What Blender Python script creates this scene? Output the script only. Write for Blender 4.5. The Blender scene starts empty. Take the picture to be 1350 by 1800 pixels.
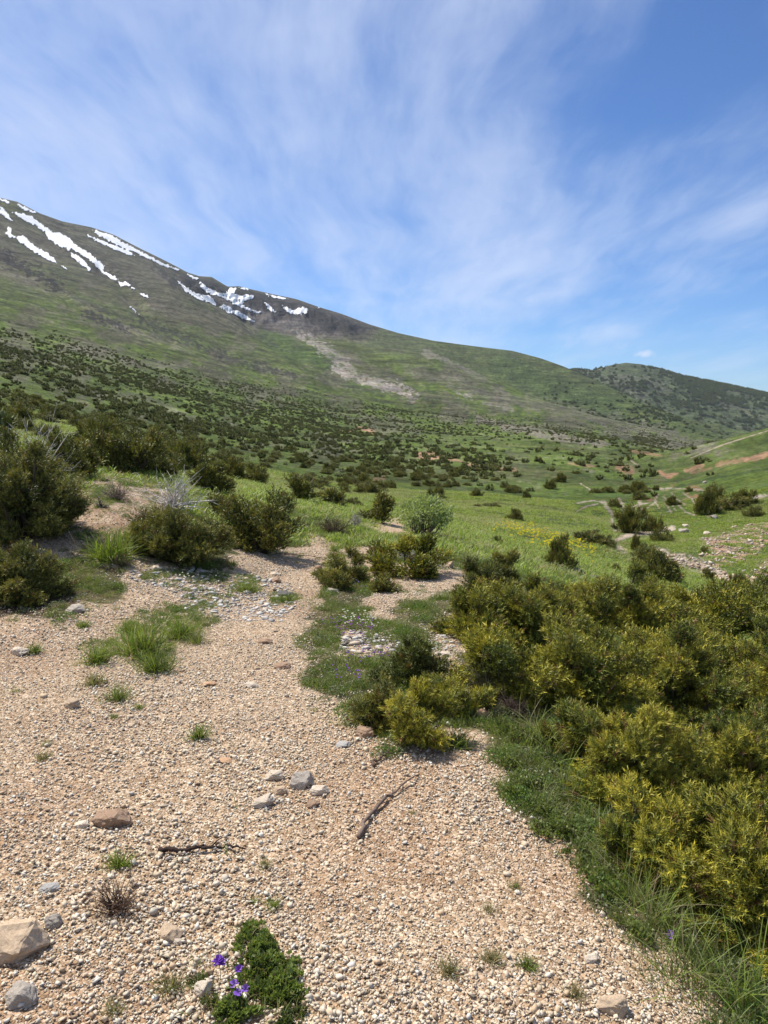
import bpy, math, random
import numpy as np
from mathutils import Vector, Matrix, Euler

R = math.radians
sc = bpy.context.scene
# ------------------------------------------------------------------ camera
F, CX, CY, HZ = 1280.0, 675.0, 900.0, 720.0          # focal length and centre in photo pixels
CAMZ = 1.62
PITCH = math.atan((CY - HZ) / F)
cam_d = bpy.data.cameras.new("camera")
cam = bpy.data.objects.new("camera", cam_d)
sc.collection.objects.link(cam)
cam.location = (0, 0, CAMZ)
cam.rotation_euler = (math.pi / 2 - PITCH, 0, 0)
cam_d.sensor_fit = 'VERTICAL'
cam_d.sensor_height = 24.0
cam_d.lens = 24.0 * F / 1800.0
cam_d.clip_start = 0.05
cam_d.clip_end = 40000
sc.camera = cam

# ------------------------------------------------------------------ sun, sky
SUN_EL, SUN_AZ = R(57), R(-52)                        # azimuth from +Y, negative = to the left
sd = Vector((math.sin(SUN_AZ) * math.cos(SUN_EL), math.cos(SUN_AZ) * math.cos(SUN_EL), math.sin(SUN_EL)))
sl = bpy.data.lights.new("sun", 'SUN')
sl.energy = 4.9
sl.angle = R(0.55)
sl.color = (1.0, 0.945, 0.865)
so = bpy.data.objects.new("sun", sl)
sc.collection.objects.link(so)
so.rotation_euler = sd.to_track_quat('Z', 'Y').to_euler()
so.location = (0, 0, 50)

sc.view_settings.view_transform = 'Standard'
sc.view_settings.look = 'None'
sc.view_settings.exposure = 0.46
sc.view_settings.gamma = 1.0
sc.view_settings.use_curve_mapping = False


class NT:
    """small node-tree writer"""
    def __init__(s, tree):
        s.t = tree; s.n = tree.nodes; s.l = tree.links
    def node(s, typ, **kw):
        n = s.n.new(typ)
        for k, v in kw.items():
            setattr(n, k, v)
        return n
    def put(s, sock, v):
        if isinstance(v, bpy.types.NodeSocket):
            s.l.new(v, sock)
        elif v is not None:
            if isinstance(v, (tuple, list)) and sock.type == 'RGBA' and len(v) == 3:
                v = (*v, 1.0)
            sock.default_value = v
    def math(s, op, a, b=None, c=None, clamp=False):
        n = s.node('ShaderNodeMath', operation=op, use_clamp=clamp)
        s.put(n.inputs[0], a)
        if b is not None: s.put(n.inputs[1], b)
        if c is not None: s.put(n.inputs[2], c)
        return n.outputs[0]
    def vmath(s, op, a, b=None):
        n = s.node('ShaderNodeVectorMath', operation=op)
        s.put(n.inputs[0], a)
        if b is not None: s.put(n.inputs[1], b)
        return n.outputs[0]
    def mix(s, f, a, b, blend='MIX'):
        n = s.node('ShaderNodeMix', data_type='RGBA', blend_type=blend)
        s.put(n.inputs['Factor'], f)
        s.put([i for i in n.inputs if i.name == 'A' and i.type == 'RGBA'][0], a)
        s.put([i for i in n.inputs if i.name == 'B' and i.type == 'RGBA'][0], b)
        return [o for o in n.outputs if o.type == 'RGBA'][0]
    def noise(s, vec, scale, detail=4, rough=0.55, lac=2.0, dist=0.0, out=0):
        n = s.node('ShaderNodeTexNoise')
        s.put(n.inputs['Vector'], vec)
        n.inputs['Scale'].default_value = scale
        n.inputs['Detail'].default_value = detail
        n.inputs['Roughness'].default_value = rough
        n.inputs['Lacunarity'].default_value = lac
        n.inputs['Distortion'].default_value = dist
        return n.outputs[out]
    def voro(s, vec, scale, feature='F1', out='Distance', rnd=1.0):
        n = s.node('ShaderNodeTexVoronoi', feature=feature)
        s.put(n.inputs['Vector'], vec)
        n.inputs['Scale'].default_value = scale
        n.inputs['Randomness'].default_value = rnd
        return n.outputs[out]
    def ramp(s, f, stops):
        n = s.node('ShaderNodeValToRGB')
        s.put(n.inputs[0], f)
        cr = n.color_ramp
        while len(cr.elements) < len(stops): cr.elements.new(0.5)
        for e, (p, c) in zip(cr.elements, stops):
            e.position = p
            e.color = (*c, 1) if len(c) == 3 else c
        return n.outputs[0]
    def maprange(s, v, a, b, c=0.0, d=1.0, smooth=False):
        n = s.node('ShaderNodeMapRange', interpolation_type='SMOOTHSTEP' if smooth else 'LINEAR')
        s.put(n.inputs[0], v)
        for i, q in enumerate((a, b, c, d)): s.put(n.inputs[i + 1], q)
        return n.outputs[0]
    def mapping(s, vec, loc=(0, 0, 0), rot=(0, 0, 0), scale=(1, 1, 1)):
        n = s.node('ShaderNodeMapping')
        s.put(n.inputs['Vector'], vec)
        n.inputs['Location'].default_value = loc
        n.inputs['Rotation'].default_value = rot
        n.inputs['Scale'].default_value = scale
        return n.outputs[0]


w = bpy.data.worlds.new("World")
sc.world = w
w.use_nodes = True
w.node_tree.nodes.clear()
N = NT(w.node_tree)
sky = N.node('ShaderNodeTexSky', sky_type='NISHITA')
sky.sun_disc = False
sky.sun_elevation = SUN_EL
sky.sun_rotation = SUN_AZ
sky.altitude = 1600
sky.air_density = 1.0
sky.dust_density = 0.7
sky.ozone_density = 2.2
tc = N.node('ShaderNodeTexCoord')
gen = tc.outputs['Generated']
sep = N.node('ShaderNodeSeparateXYZ'); N.l.new(gen, sep.inputs[0])
zc = N.math('MAXIMUM', sep.outputs['Z'], 0.0)
den = N.math('ADD', zc, 0.10)
cxy = N.node('ShaderNodeCombineXYZ')
N.l.new(N.math('DIVIDE', sep.outputs['X'], den), cxy.inputs[0])
N.l.new(N.math('DIVIDE', sep.outputs['Y'], den), cxy.inputs[1])
P = cxy.outputs[0]
warp = N.vmath('SCALE', N.vmath('SUBTRACT', N.noise(P, 0.7, 3, 0.5, out=1), (0.5, 0.5, 0.5)))
warp.node.inputs['Scale'].default_value = 0.55
Pw = N.vmath('ADD', P, warp)
# streaks of high cirrus run across the sky in one direction
st1 = N.noise(N.mapping(Pw, (3.1, 1.7, 0), (0, 0, R(4)), (1.15, 0.40, 1)), 1.0, 8, 0.52)
st2 = N.noise(N.mapping(Pw, (7.3, 2.2, 0), (0, 0, R(-10)), (4.0, 1.3, 1)), 1.0, 8, 0.60)
big = N.noise(N.mapping(P, (0.4, 5.3, 0)), 0.34, 2, 0.5)
# more veil to the left / overhead than to the right
side = N.maprange(N.math('ADD', sep.outputs['X'], N.math('MULTIPLY', sep.outputs['Z'], -0.18)), -0.52, 0.42, 1.0, 0.22, True)
st3 = N.noise(N.mapping(Pw, (1.3, 9.2, 0), (0, 0, R(-16)), (9.0, 0.9, 1)), 1.0, 6, 0.65)
s12 = N.math('ADD', N.math('MULTIPLY', st1, 0.58), N.math('ADD', N.math('MULTIPLY', st2, 0.30), N.math('MULTIPLY', st3, 0.12)))
thr = N.math('ADD', s12, N.math('ADD', N.math('MULTIPLY', side, 0.17), N.math('MULTIPLY', N.math('SUBTRACT', big, 0.5), 0.35)))
cl = N.maprange(thr, 0.43, 0.78, 0.0, 1.0, True)
lowfade = N.maprange(sep.outputs['Z'], -0.02, 0.10, 0.15, 1.0, True)
cl = N.math('MULTIPLY', N.math('MULTIPLY', cl, lowfade), 0.66, clamp=True)
skyc = N.mix(1.0, sky.outputs[0], (0.54, 0.80, 1.12), 'MULTIPLY')
# one small white puff low above the far hill
pdir = Vector(((1135 - CX) / F, math.cos(PITCH) + (CY - 622) / F * math.sin(PITCH), -math.sin(PITCH) + (CY - 622) / F * math.cos(PITCH))).normalized()
dv = N.vmath('SUBTRACT', gen, tuple(pdir))
dv = N.vmath('MULTIPLY', dv, (0.7, 0.7, 1.35))
dn = N.node('ShaderNodeVectorMath', operation='LENGTH'); N.l.new(dv, dn.inputs[0])
pf = N.math('ADD', N.math('MULTIPLY', dn.outputs['Value'], -110.0), N.math('MULTIPLY', N.noise(gen, 90.0, 4, 0.6), 1.9))
pf = N.maprange(pf, -0.15, 0.75, 0.0, 0.75, True)
cl = N.math('MAXIMUM', cl, pf)
skyc = N.mix(cl, skyc, (6.2, 6.9, 8.4))
bg = N.node('ShaderNodeBackground'); N.l.new(skyc, bg.inputs[0]); bg.inputs[1].default_value = 0.092
wo = N.node('ShaderNodeOutputWorld'); N.l.new(bg.outputs[0], wo.inputs[0])

# ------------------------------------------------------------------ numeric helpers
def hash2(ix, iy, seed):
    h = (ix.astype(np.int64) * 374761393 + iy.astype(np.int64) * 668265263 + seed * 1442695041) & 0xFFFFFFFF
    h = ((h ^ (h >> 13)) * 1274126177) & 0xFFFFFFFF
    h = h ^ (h >> 16)
    return (h & 0xFFFFFF) / float(0xFFFFFF)

def vnoise(x, y, seed=0):
    x = np.asarray(x, float); y = np.asarray(y, float)
    x0 = np.floor(x); y0 = np.floor(y)
    fx = x - x0; fy = y - y0
    fx = fx * fx * fx * (fx * (fx * 6 - 15) + 10); fy = fy * fy * fy * (fy * (fy * 6 - 15) + 10)
    a = hash2(x0, y0, seed); b = hash2(x0 + 1, y0, seed); c = hash2(x0, y0 + 1, seed); d = hash2(x0 + 1, y0 + 1, seed)
    return (a * (1 - fx) + b * fx) * (1 - fy) + (c * (1 - fx) + d * fx) * fy

def fbm(x, y, seed=0, octv=4, gain=0.5):
    t = 0.0; a = 1.0; s = 0.0
    for k in range(octv):
        t = t + a * (vnoise(x * 2 ** k + 13.7 * k, y * 2 ** k - 7.1 * k, seed + k) - 0.5)
        s += a; a *= gain
    return t / s * 2          # about -1..1

def sstep(a, b, v):
    t = np.clip((np.asarray(v, float) - a) / (b - a), 0, 1)
    return t * t * (3 - 2 * t)

def seg_dist(px, py, pts):
    d = np.full(np.shape(px), 1e9)
    for (ax, ay), (bx, by) in zip(pts[:-1], pts[1:]):
        vx, vy = bx - ax, by - ay
        t = np.clip(((px - ax) * vx + (py - ay) * vy) / (vx * vx + vy * vy + 1e-9), 0, 1)
        d = np.minimum(d, np.hypot(px - ax - t * vx, py - ay - t * vy))
    return d

def poly_sd(px, py, pts):
    """signed distance, negative inside"""
    ins = np.zeros(np.shape(px), bool)
    n = len(pts)
    for i in range(n):
        ax, ay = pts[i]; bx, by = pts[(i + 1) % n]
        if ay == by: continue
        c = ((ay > py) != (by > py)) & (px < (bx - ax) * (py - ay) / (by - ay) + ax)
        ins ^= c
    d = seg_dist(px, py, list(pts) + [pts[0]])
    return np.where(ins, -d, d)

CP, SP = math.cos(PITCH), math.sin(PITCH)
def ray(px, py):
    """azimuth (from +Y, to the right) and tan of elevation of the view ray through a photo pixel"""
    px = np.asarray(px, float); py = np.asarray(py, float)
    u = (px - CX) / F; v = (CY - py) / F
    dx, dy, dz = u, CP + v * SP, -SP + v * CP
    h = np.hypot(dx, dy)
    return np.arctan2(dx, dy), dz / h

def project(x, y, z):
    zz = z - CAMZ
    dep = y * CP - zz * SP
    up = y * SP + zz * CP
    dep = np.where(dep > 0.05, dep, 0.05)
    return CX + F * x / dep, CY - F * up / dep

# ------------------------------------------------------------------ terrain heights (polar grid)
NEAR_R = [0.3, 1.2, 2.0, 3.0, 4.4, 6.2, 8.5, 11.0]
def z_near(x, y):
    z = -0.055 * np.maximum(y, 0) + 0.02 * np.minimum(y, 0)
    e = x - 0.72 - 0.02 * y
    z = z - 0.30 * (np.sqrt(e * e + 0.12) + e) / 2 * sstep(-3, 1.5, y + 2)
    bank = sstep(6.0, 11.0, y) * sstep(-1.2, -4.2, x)
    z = z + 0.75 * bank + 0.12 * sstep(-1.0, -4.0, x)
    return z
COLS = [-320, 0, 200, 400, 600, 800, 1000, 1100, 1200, 1350, 1700]
MID = {  # r : py per column
    18:  [800, 805, 826, 868, 917, 950, 1000, 1040, 1060, 1120, 1250],
    28:  [748, 768, 802, 851, 896, 927, 967, 1000, 1015, 1055, 1100],
    45:  [706, 738, 781, 833, 876, 901, 927, 946, 952, 952, 940],
    75:  [668, 710, 758, 810, 848, 867, 882, 887, 882, 862, 820],
    130: [630, 680, 730, 782, 815, 828, 837, 846, 834, 788, 740],
    230: [585, 640, 692, 748, 782, 792, 799, 809, 795, 757, 715],
    400: [535, 594, 645, 706, 748, 765, 774, 786, 801, 800, 780],
    700: [480, 543, 594, 660, 705, 728, 750, 766, 784, 802, 815],
    1080:[420, 490, 543, 616, 664, 694, 728, 747, 768, 792, 815]}
C1P = [(-320, 330), (0, 432), (150, 462), (300, 492), (360, 528), (435, 566), (480, 582), (520, 590), (600, 600), (675, 611), (760, 623), (850, 660), (950, 701), (1050, 732), (1100, 743), (1200, 760), (1350, 784), (1700, 812)]
C1R = [(-320, 1450), (0, 1500), (300, 1700), (435, 1760), (600, 1700), (850, 1550), (1050, 1450), (1700, 1400)]
C2P = [(-320, 262), (-100, 322), (0, 350), (30, 357), (70, 378), (110, 393), (160, 404), (200, 418), (250, 444), (310, 472), (330, 482), (350, 488), (372, 489), (400, 506), (420, 505), (440, 510), (490, 521), (520, 527), (560, 541), (600, 553), (650, 572), (700, 587), (760, 600), (830, 609), (900, 617), (950, 630), (990, 644), (1060, 675), (1125, 705), (1200, 738), (1350, 785), (1700, 812)]
C2R = [(-320, 2000), (0, 2100), (300, 2500), (450, 2700), (700, 2700), (1000, 2350), (1200, 2000), (1700, 1900)]
C3P = [(-320, 600), (600, 680), (900, 668), (1010, 651), (1050, 650), (1070, 643), (1100, 638), (1130, 641), (1200, 662), (1280, 678), (1350, 693), (1500, 712), (1700, 745)]
def lin(tab, x):
    return np.interp(x, [a for a, b in tab], [b for a, b in tab])

def pchip(xk, yk, x):
    h = np.diff(xk); d = np.diff(yk) / h
    m = np.zeros_like(yk)
    for i in range(1, len(xk) - 1):
        if d[i - 1] * d[i] > 0:
            w1 = 2 * h[i] + h[i - 1]; w2 = h[i] + 2 * h[i - 1]
            m[i] = (w1 + w2) / (w1 / d[i - 1] + w2 / d[i])
    m[0] = d[0]; m[-1] = d[-1]
    i = np.clip(np.searchsorted(xk, x) - 1, 0, len(h) - 1)
    t = (x - xk[i]) / h[i]
    t2 = t * t; t3 = t2 * t
    return (2 * t3 - 3 * t2 + 1) * yk[i] + (t3 - 2 * t2 + t) * h[i] * m[i] + (-2 * t3 + 3 * t2) * yk[i + 1] + (t3 - t2) * h[i] * m[i + 1]

AZ = np.concatenate([np.radians(np.linspace(-180, -46, 60))[:-1], np.radians(np.arange(-46, -31, 0.25)),
                     np.radians(np.arange(-31, 31, 0.105)), np.radians(np.arange(31, 46, 0.25)), np.radians(np.linspace(46, 180, 60))])
RR = np.concatenate([[0.3, 0.6, 0.9], np.geomspace(1.1, 3300, 1330), np.geomspace(3340, 4600, 60), np.geomspace(4900, 9000, 10)])
NA, NR = len(AZ), len(RR)
LR = np.log(RR)
pxs_az = {}
def px_of_az(a, t):
    # photo column of a ray with azimuth a and elevation tan t
    dx, dy = np.sin(a), np.cos(a)
    dep = dy * CP - t * SP
    return CX + F * dx / max(dep, 0.25)
Z = np.zeros((NA, NR))
for i, a in enumerate(AZ):
    ac = float(np.clip(a, R(-44), R(44)))
    kr, kz = [], []
    for r in NEAR_R:
        kr.append(r); kz.append(float(z_near(r * math.sin(a), r * math.cos(a))))
    def add(r, pyf):
        px = px_of_az(ac, -0.1)
        for _ in range(3):
            py = pyf(px)
            v = (CY - py) / F
            # tan elevation on this azimuth for image row py
            u = math.tan(ac) * (CP + v * SP)
            t = (-SP + v * CP) / math.hypot(u, CP + v * SP)
            px = CX + F * u
        kr.append(float(r)); kz.append(CAMZ + t * r)
        return px
    for r, row in MID.items():
        px = add(r, lambda q, row=row: float(np.interp(q, COLS, row)))
    px = add(lin(C1R, px), lambda q: float(lin(C1P, q)))
    r1, z1 = kr[-1], kz[-1]
    r2 = float(lin(C2R, px))
    # dip behind the first crest, real only where the crest stands free
    free = float(sstep(260, 340, px))
    rd = r1 + 0.45 * (r2 - r1)
    kr.append(rd); kz.append(0)
    di = len(kr) - 1
    add(r2, lambda q: float(lin(C2P, q)))
    straight = z1 + (kz[-1] - z1) * 0.45
    tcrest = (z1 - CAMZ) / r1
    hid = CAMZ + (tcrest - 0.004) * rd
    kz[di] = straight * (1 - free) + min(hid, straight) * free
    z2 = kz[-1]
    r3 = 3700.0
    kr.append(r2 + 0.4 * (r3 - r2)); kz.append(CAMZ + ((z2 - CAMZ) / r2 - 0.02) * kr[-1] * 0.9)
    add(r3, lambda q: float(lin(C3P, q)))
    kr.append(9100.0); kz.append(-400.0)
    Z[i] = pchip(np.array(kr), np.array(kz), RR)
AA, RG = np.meshgrid(AZ, RR, indexing='ij')
X = np.sin(AA) * RG; Y = np.cos(AA) * RG
PX, PY = project(X, Y, Z)
# relief: each scale fades in where it can be seen
Z += 0.018 * fbm(X / 0.5, Y / 0.5, 3, 3) * sstep(0.5, 2, RG) * sstep(40, 15, RG)
Z += 0.07 * fbm(X / 2.3, Y / 2.3, 5, 3) * sstep(3, 9, RG) * sstep(200, 60, RG)
Z += 0.45 * fbm(X / 11, Y / 11, 7, 4) * sstep(16, 60, RG) * sstep(600, 300, RG)
Z += 2.2 * fbm(X / 70, Y / 70, 9, 4) * sstep(90, 350, RG) * sstep(2600, 900, RG)
ridge = np.abs(fbm(PX / 150 - PY / 75, (PX + PY * 2.0) / 900, 21, 5, 0.55))
hide = sstep(1.0, 0.8, 1.0) * sstep(300, 900, RG) * sstep(5, 35, PY - lin(C2P, PX)) * (RG < 3000)
Z += (ridge - 0.25) * 26 * hide * np.clip(RG / 1500, 0, 1)
GUL = [([(-80, 410), (0, 448), (45, 478), (95, 508), (150, 548), (220, 580), (300, 598)], 7, 9),
       ([(180, 470), (245, 545), (340, 604), (430, 640), (560, 668), (700, 705), (860, 730)], 9, 10),
       ([(430, 560), (500, 612), (590, 660), (720, 700)], 14, 9),
       ([(60, 560), (170, 590), (300, 640), (420, 690)], 6, 4),
       ([(620, 600), (740, 680), (900, 720)], 12, 5)]
for pts, wd, dep in GUL:
    d = seg_dist(PX + 10 * fbm(PX / 30, PY / 30, 31, 2), PY, pts)
    Z -= dep * np.exp(-(d / wd) ** 2) * sstep(250, 700, RG) * (RG < 3000) * np.clip(RG / 1300, 0.2, 1)
# the rocky cirque under the summit ridge
cirq = [(312, 480), (350, 486), (400, 503), (440, 508), (520, 526), (600, 552), (660, 576), (640, 592), (560, 590), (470, 572), (400, 560), (340, 528), (315, 500)]
csd = poly_sd(PX, PY, cirq)
cm = sstep(6, -10, csd) * (RG > 1850) * (RG < 2900)
rid = 1 - 2 * np.abs(fbm(PX / 34 + PY / 30, PY / 24 - PX / 80, 41, 5, 0.6))
Z += cm * (rid - 0.2) * 20 * sstep(2, 20, PY - lin(C2P, PX))
# far hill relief
Z += 9 * fbm(X / 260, Y / 260, 51, 4) * sstep(3000, 3300, RG) * sstep(4, 30, PY - lin(C3P, PX))
# gravel-soil edge step down at the stream gully right
STREAM = [(1350, 1060), (1290, 1020), (1235, 1000), (1190, 988), (1140, 968), (1095, 955), (1082, 945)]
dS = seg_dist(PX, PY, STREAM)
Z -= 0.35 * np.exp(-(dS / 10) ** 2) * sstep(20, 30, RG) * sstep(90, 70, RG)

X = np.sin(AA) * RG; Y = np.cos(AA) * RG
PX, PY = project(X, Y, Z)
TAN = (Z - CAMZ) / RG
TMAX = np.maximum.accumulate(TAN[:, 3:], axis=1)
def ground(x, y):
    x = np.asarray(x, float); y = np.asarray(y, float)
    a = np.interp(np.arctan2(x, y), AZ, np.arange(NA)); r = np.interp(np.hypot(x, y), RR, np.arange(NR))
    ia = np.clip(a.astype(int), 0, NA - 2); ir = np.clip(r.astype(int), 0, NR - 2)
    fa = a - ia; fr = r - ir
    return (Z[ia, ir] * (1 - fa) + Z[ia + 1, ir] * fa) * (1 - fr) + (Z[ia, ir + 1] * (1 - fa) + Z[ia + 1, ir + 1] * fa) * fr

def hit(px, py):
    """where the view ray through a photo pixel first meets the terrain: arrays x, y, z (nan = sky)"""
    px = np.atleast_1d(np.asarray(px, float)); py = np.atleast_1d(np.asarray(py, float))
    a, t = ray(px, py)
    fi = np.interp(a, AZ, np.arange(NA))
    out = np.full(px.shape, np.nan)
    rs = np.zeros(px.shape + (2,)); ok = np.ones(px.shape, bool)
    for k in (0, 1):
        ii = np.clip(fi.astype(int) + k, 0, NA - 1)
        for q in range(px.size):
            col = TMAX[ii.flat[q]]
            j = int(np.searchsorted(col, t.flat[q]))
            if j >= len(col): ok.flat[q] = False; continue
            if j == 0: rr = RR[3]
            else:
                t0, t1 = col[j - 1], col[j]
                f = (t.flat[q] - t0) / (t1 - t0 + 1e-12)
                rr = RR[3 + j - 1] * (1 - f) + RR[3 + j] * f
            rs.reshape(-1, 2)[q, k] = rr
    fr = fi - fi.astype(int)
    jump = np.abs(rs[..., 0] - rs[..., 1]) > 0.05 * rs.min(-1)
    r = np.where(jump, rs.min(-1), rs[..., 0] * (1 - fr) + rs[..., 1] * fr)
    x = r * np.sin(a); y = r * np.cos(a)
    z = CAMZ + t * r
    x[~ok] = np.nan
    return x, y, z, r

# ------------------------------------------------------------------ what covers the ground
GRAVEL = [
    [(-700, 1095), (0, 1082), (60, 1075), (115, 1078), (140, 1072), (200, 1064), (235, 1050), (225, 1005), (240, 990), (330, 1004), (400, 996),
     (400, 965), (520, 968), (536, 950), (524, 912), (540, 908), (552, 940), (590, 955), (596, 968), (574, 995), (560, 1040), (548, 1070), (536, 1110), (540, 1180), (570, 1215), (640, 1268),
     (690, 1312), (760, 1290), (845, 1262), (880, 1300), (895, 1370), (945, 1440), (1010, 1530), (1090, 1600), (1160, 1690), (1250, 1830), (1300, 2300), (-900, 2300)],
    [(600, 962), (655, 968), (700, 985), (800, 1005), (832, 1012), (812, 1042), (760, 1050), (700, 1046), (672, 1070), (690, 1100), (668, 1080), (650, 1060), (640, 1010), (600, 985)],
    [(648, 915), (700, 910), (712, 925), (712, 942), (672, 946), (652, 932)],
    [(120, 848), (190, 842), (250, 850), (310, 866), (320, 890), (290, 925), (240, 960), (200, 985), (140, 980), (-50, 975), (-50, 940), (120, 930)],
    [(750, 1085), (800, 1100), (812, 1150), (800, 1200), (790, 1230), (770, 1170)],
    [(610, 1110), (700, 1120), (690, 1145), (620, 1140)], [(560, 1160), (640, 1165), (650, 1185), (580, 1190)]]
nz = fbm(X / 0.35, Y / 0.35, 61, 4)
nzb = fbm(X / 1.2, Y / 1.2, 62, 3)
near = RG < 30
gsd = np.full(Z.shape, 999.0)
for p in GRAVEL:
    gsd[near] = np.minimum(gsd[near], poly_sd(PX[near], PY[near], p))
edge_px = np.clip(60.0 / np.maximum(RG, 1) * 2, 3, 60)
gravel = sstep(0.25, -0.25, gsd / edge_px + 1.7 * nz + 1.2 * nzb) * (RG < 30)
gravel = np.where((RG < 1.4) & (X < 0.9), 1.0, gravel)

def C(*c): return np.array(c)
def blend(col, m, c):
    c = np.asarray(c)
    return col * (1 - m[..., None]) + (c if c.ndim > 1 else c[None, None, :]) * m[..., None]

n1 = fbm(X / 40, Y / 40, 71, 5); n2 = fbm(X / 9, Y / 9, 72, 5); n3 = fbm(X / 2.5, Y / 2.5, 73, 4)
n4 = fbm(X / 220, Y / 220, 74, 5)
q1 = fbm(PX / 60 - PY / 40, (PX + PY * 2) / 500, 75, 5, 0.6)        # streaks running down the mountain side
LUSH, MIDG, OLIVE, DRYG = C(.112, .165, .030), C(.088, .112, .038), C(.095, .100, .034), C(.150, .145, .060)
SCREE, BROWN, ROCKD, ROCKL, SOIL = C(.185, .170, .140), C(.100, .097, .072), C(.036, .035, .037), C(.42, .385, .34), C(.44, .28, .175)
col = np.zeros(Z.shape + (3,)) + MIDG
lush = sstep(-0.35, 0.35, n2 * 0.6 + n1 * 0.7 + 0.1)
col = blend(col, lush * 0.9, LUSH)
col = blend(col, sstep(0.15, 0.6, n3 * .5 + n2 * .5) * 0.5, DRYG)
# mountain: green low down, olive-brown high up
hl = lin([(-320, 440), (0, 495), (200, 560), (400, 612), (600, 645), (800, 630), (1000, 665), (1350, 720)], PX)
up = sstep(40, -110, PY - hl + 30 * n4 + 22 * q1) * (RG > 350)
col = blend(col, up * 0.92, BROWN)
gm = sstep(0.05, 0.4, q1 + 0.3 * n4) * (RG > 500)
col = blend(col, gm * 0.55, OLIVE * C(.85, 1.0, .8))
# left mid slope: grey-brown stony veins between the bright green
vein = sstep(0.0, 0.30, fbm(PX / 55 + PY / 70, PY / 26 - PX / 60, 78, 5, 0.6) + 0.25 * n2) * sstep(90, 160, RG) * sstep(2600, 1200, RG)
vein = vein * sstep(1250, 1000, PX)
col = blend(col, vein * 0.62, SCREE * C(.75, .72, .68))
mdw = sstep(45, 0, np.abs(PY - lin([(500, 890), (800, 800), (1000, 780), (1200, 800)], PX)) - 10) * sstep(620, 800, PX) * (RG > 25) * (RG < 600)
col = blend(col, mdw * 0.55, LUSH * C(.95, .9, 1.1))
gm2 = sstep(25, 6, seg_dist(PX, PY, [(470, 590), (520, 620), (590, 640)])) * (RG > 900) * (RG < 1900)
col = blend(col, gm2 * 0.5, C(.050, .105, .020))
gm3 = sstep(30, 8, seg_dist(PX, PY, [(880, 640), (960, 680), (1080, 715)])) * (RG > 1300) * (RG < 2900)
col = blend(col, gm3 * 0.7, C(.055, .110, .026))
# ridge behind: dull green
r2m = ((PX > 640) & (RG > 1700) & (RG < 3000)).astype(float)
col = blend(col, r2m * 0.55, C(.070, .090, .034))
# far hill
fh = (RG > 3000).astype(float)
col = blend(col, fh, C(.082, .108, .046))
col = blend(col, fh * sstep(0.0, 0.5, fbm(X / 90, Y / 90, 79, 4)) * .4, C(.16, .15, .125))
# cirque: dark crag, grey scree
col = blend(col, cm * 0.95, ROCKD)
scr = poly_sd(PX, PY, [(375, 515), (410, 530), (450, 545), (520, 556), (560, 575), (600, 590), (520, 592), (470, 580), (430, 562), (390, 545)])
scr = sstep(6, -6, scr + 9 * fbm(PX / 9, PY / 9, 80, 4)) * (RG > 1500)
col = blend(col, scr * 0.75, C(.17, .155, .145))
ct = sstep(.1, .5, fbm(PX / 14 - PY / 20, PY / 30, 81, 4)) * cm
col = blend(col, ct * 0.25, C(.13, .12, .12))
rk = sstep(14, 2, csd - 6 * fbm(PX / 10, PY / 10, 82, 3)) * (RG > 1850) * (RG < 2900) * sstep(420, 480, PX)
col = blend(col, rk * (1 - cm) * 0.6, C(.105, .09, .075))

fine_px = fbm(PX / 4.5, PY / 3.2, 301, 3, .7)
mot = fbm(PX / 16, PY / 6, 302, 4, .65) * sstep(45, 90, RG) * sstep(1800, 900, RG)
col = blend(col, sstep(.18, .42, mot) * .55, C(.055, .080, .026))
col = blend(col, sstep(.22, .5, -mot) * .45, C(.19, .185, .12))
def stroke(pts, wd, rmin, rmax, wob=0.35, fr=14.0):
    m = (RG > rmin) & (RG < rmax)
    out = np.zeros(Z.shape)
    d = seg_dist(PX[m], PY[m], pts)
    nn = fbm(PX[m] / fr, PY[m] / (fr * 0.7), 90 + len(pts), 4)
    out[m] = sstep(wd * (1.05 if rmin > 400 else 1.35), wd * (.75 if rmin > 400 else .35), d + wd * 2 * wob * nn + wd * (1.9 if rmin > 400 else .8) * fine_px[m])
    return out
def area(pts, rmin, rmax, soft=5, wob=10, fr=12.0):
    m = (RG > rmin) & (RG < rmax)
    out = np.zeros(Z.shape)
    d = poly_sd(PX[m], PY[m], pts)
    nn = fbm(PX[m] / fr, PY[m] / (fr * 0.7), 120 + len(pts), 4)
    out[m] = sstep(soft, -soft, d + wob * nn)
    return out
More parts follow.
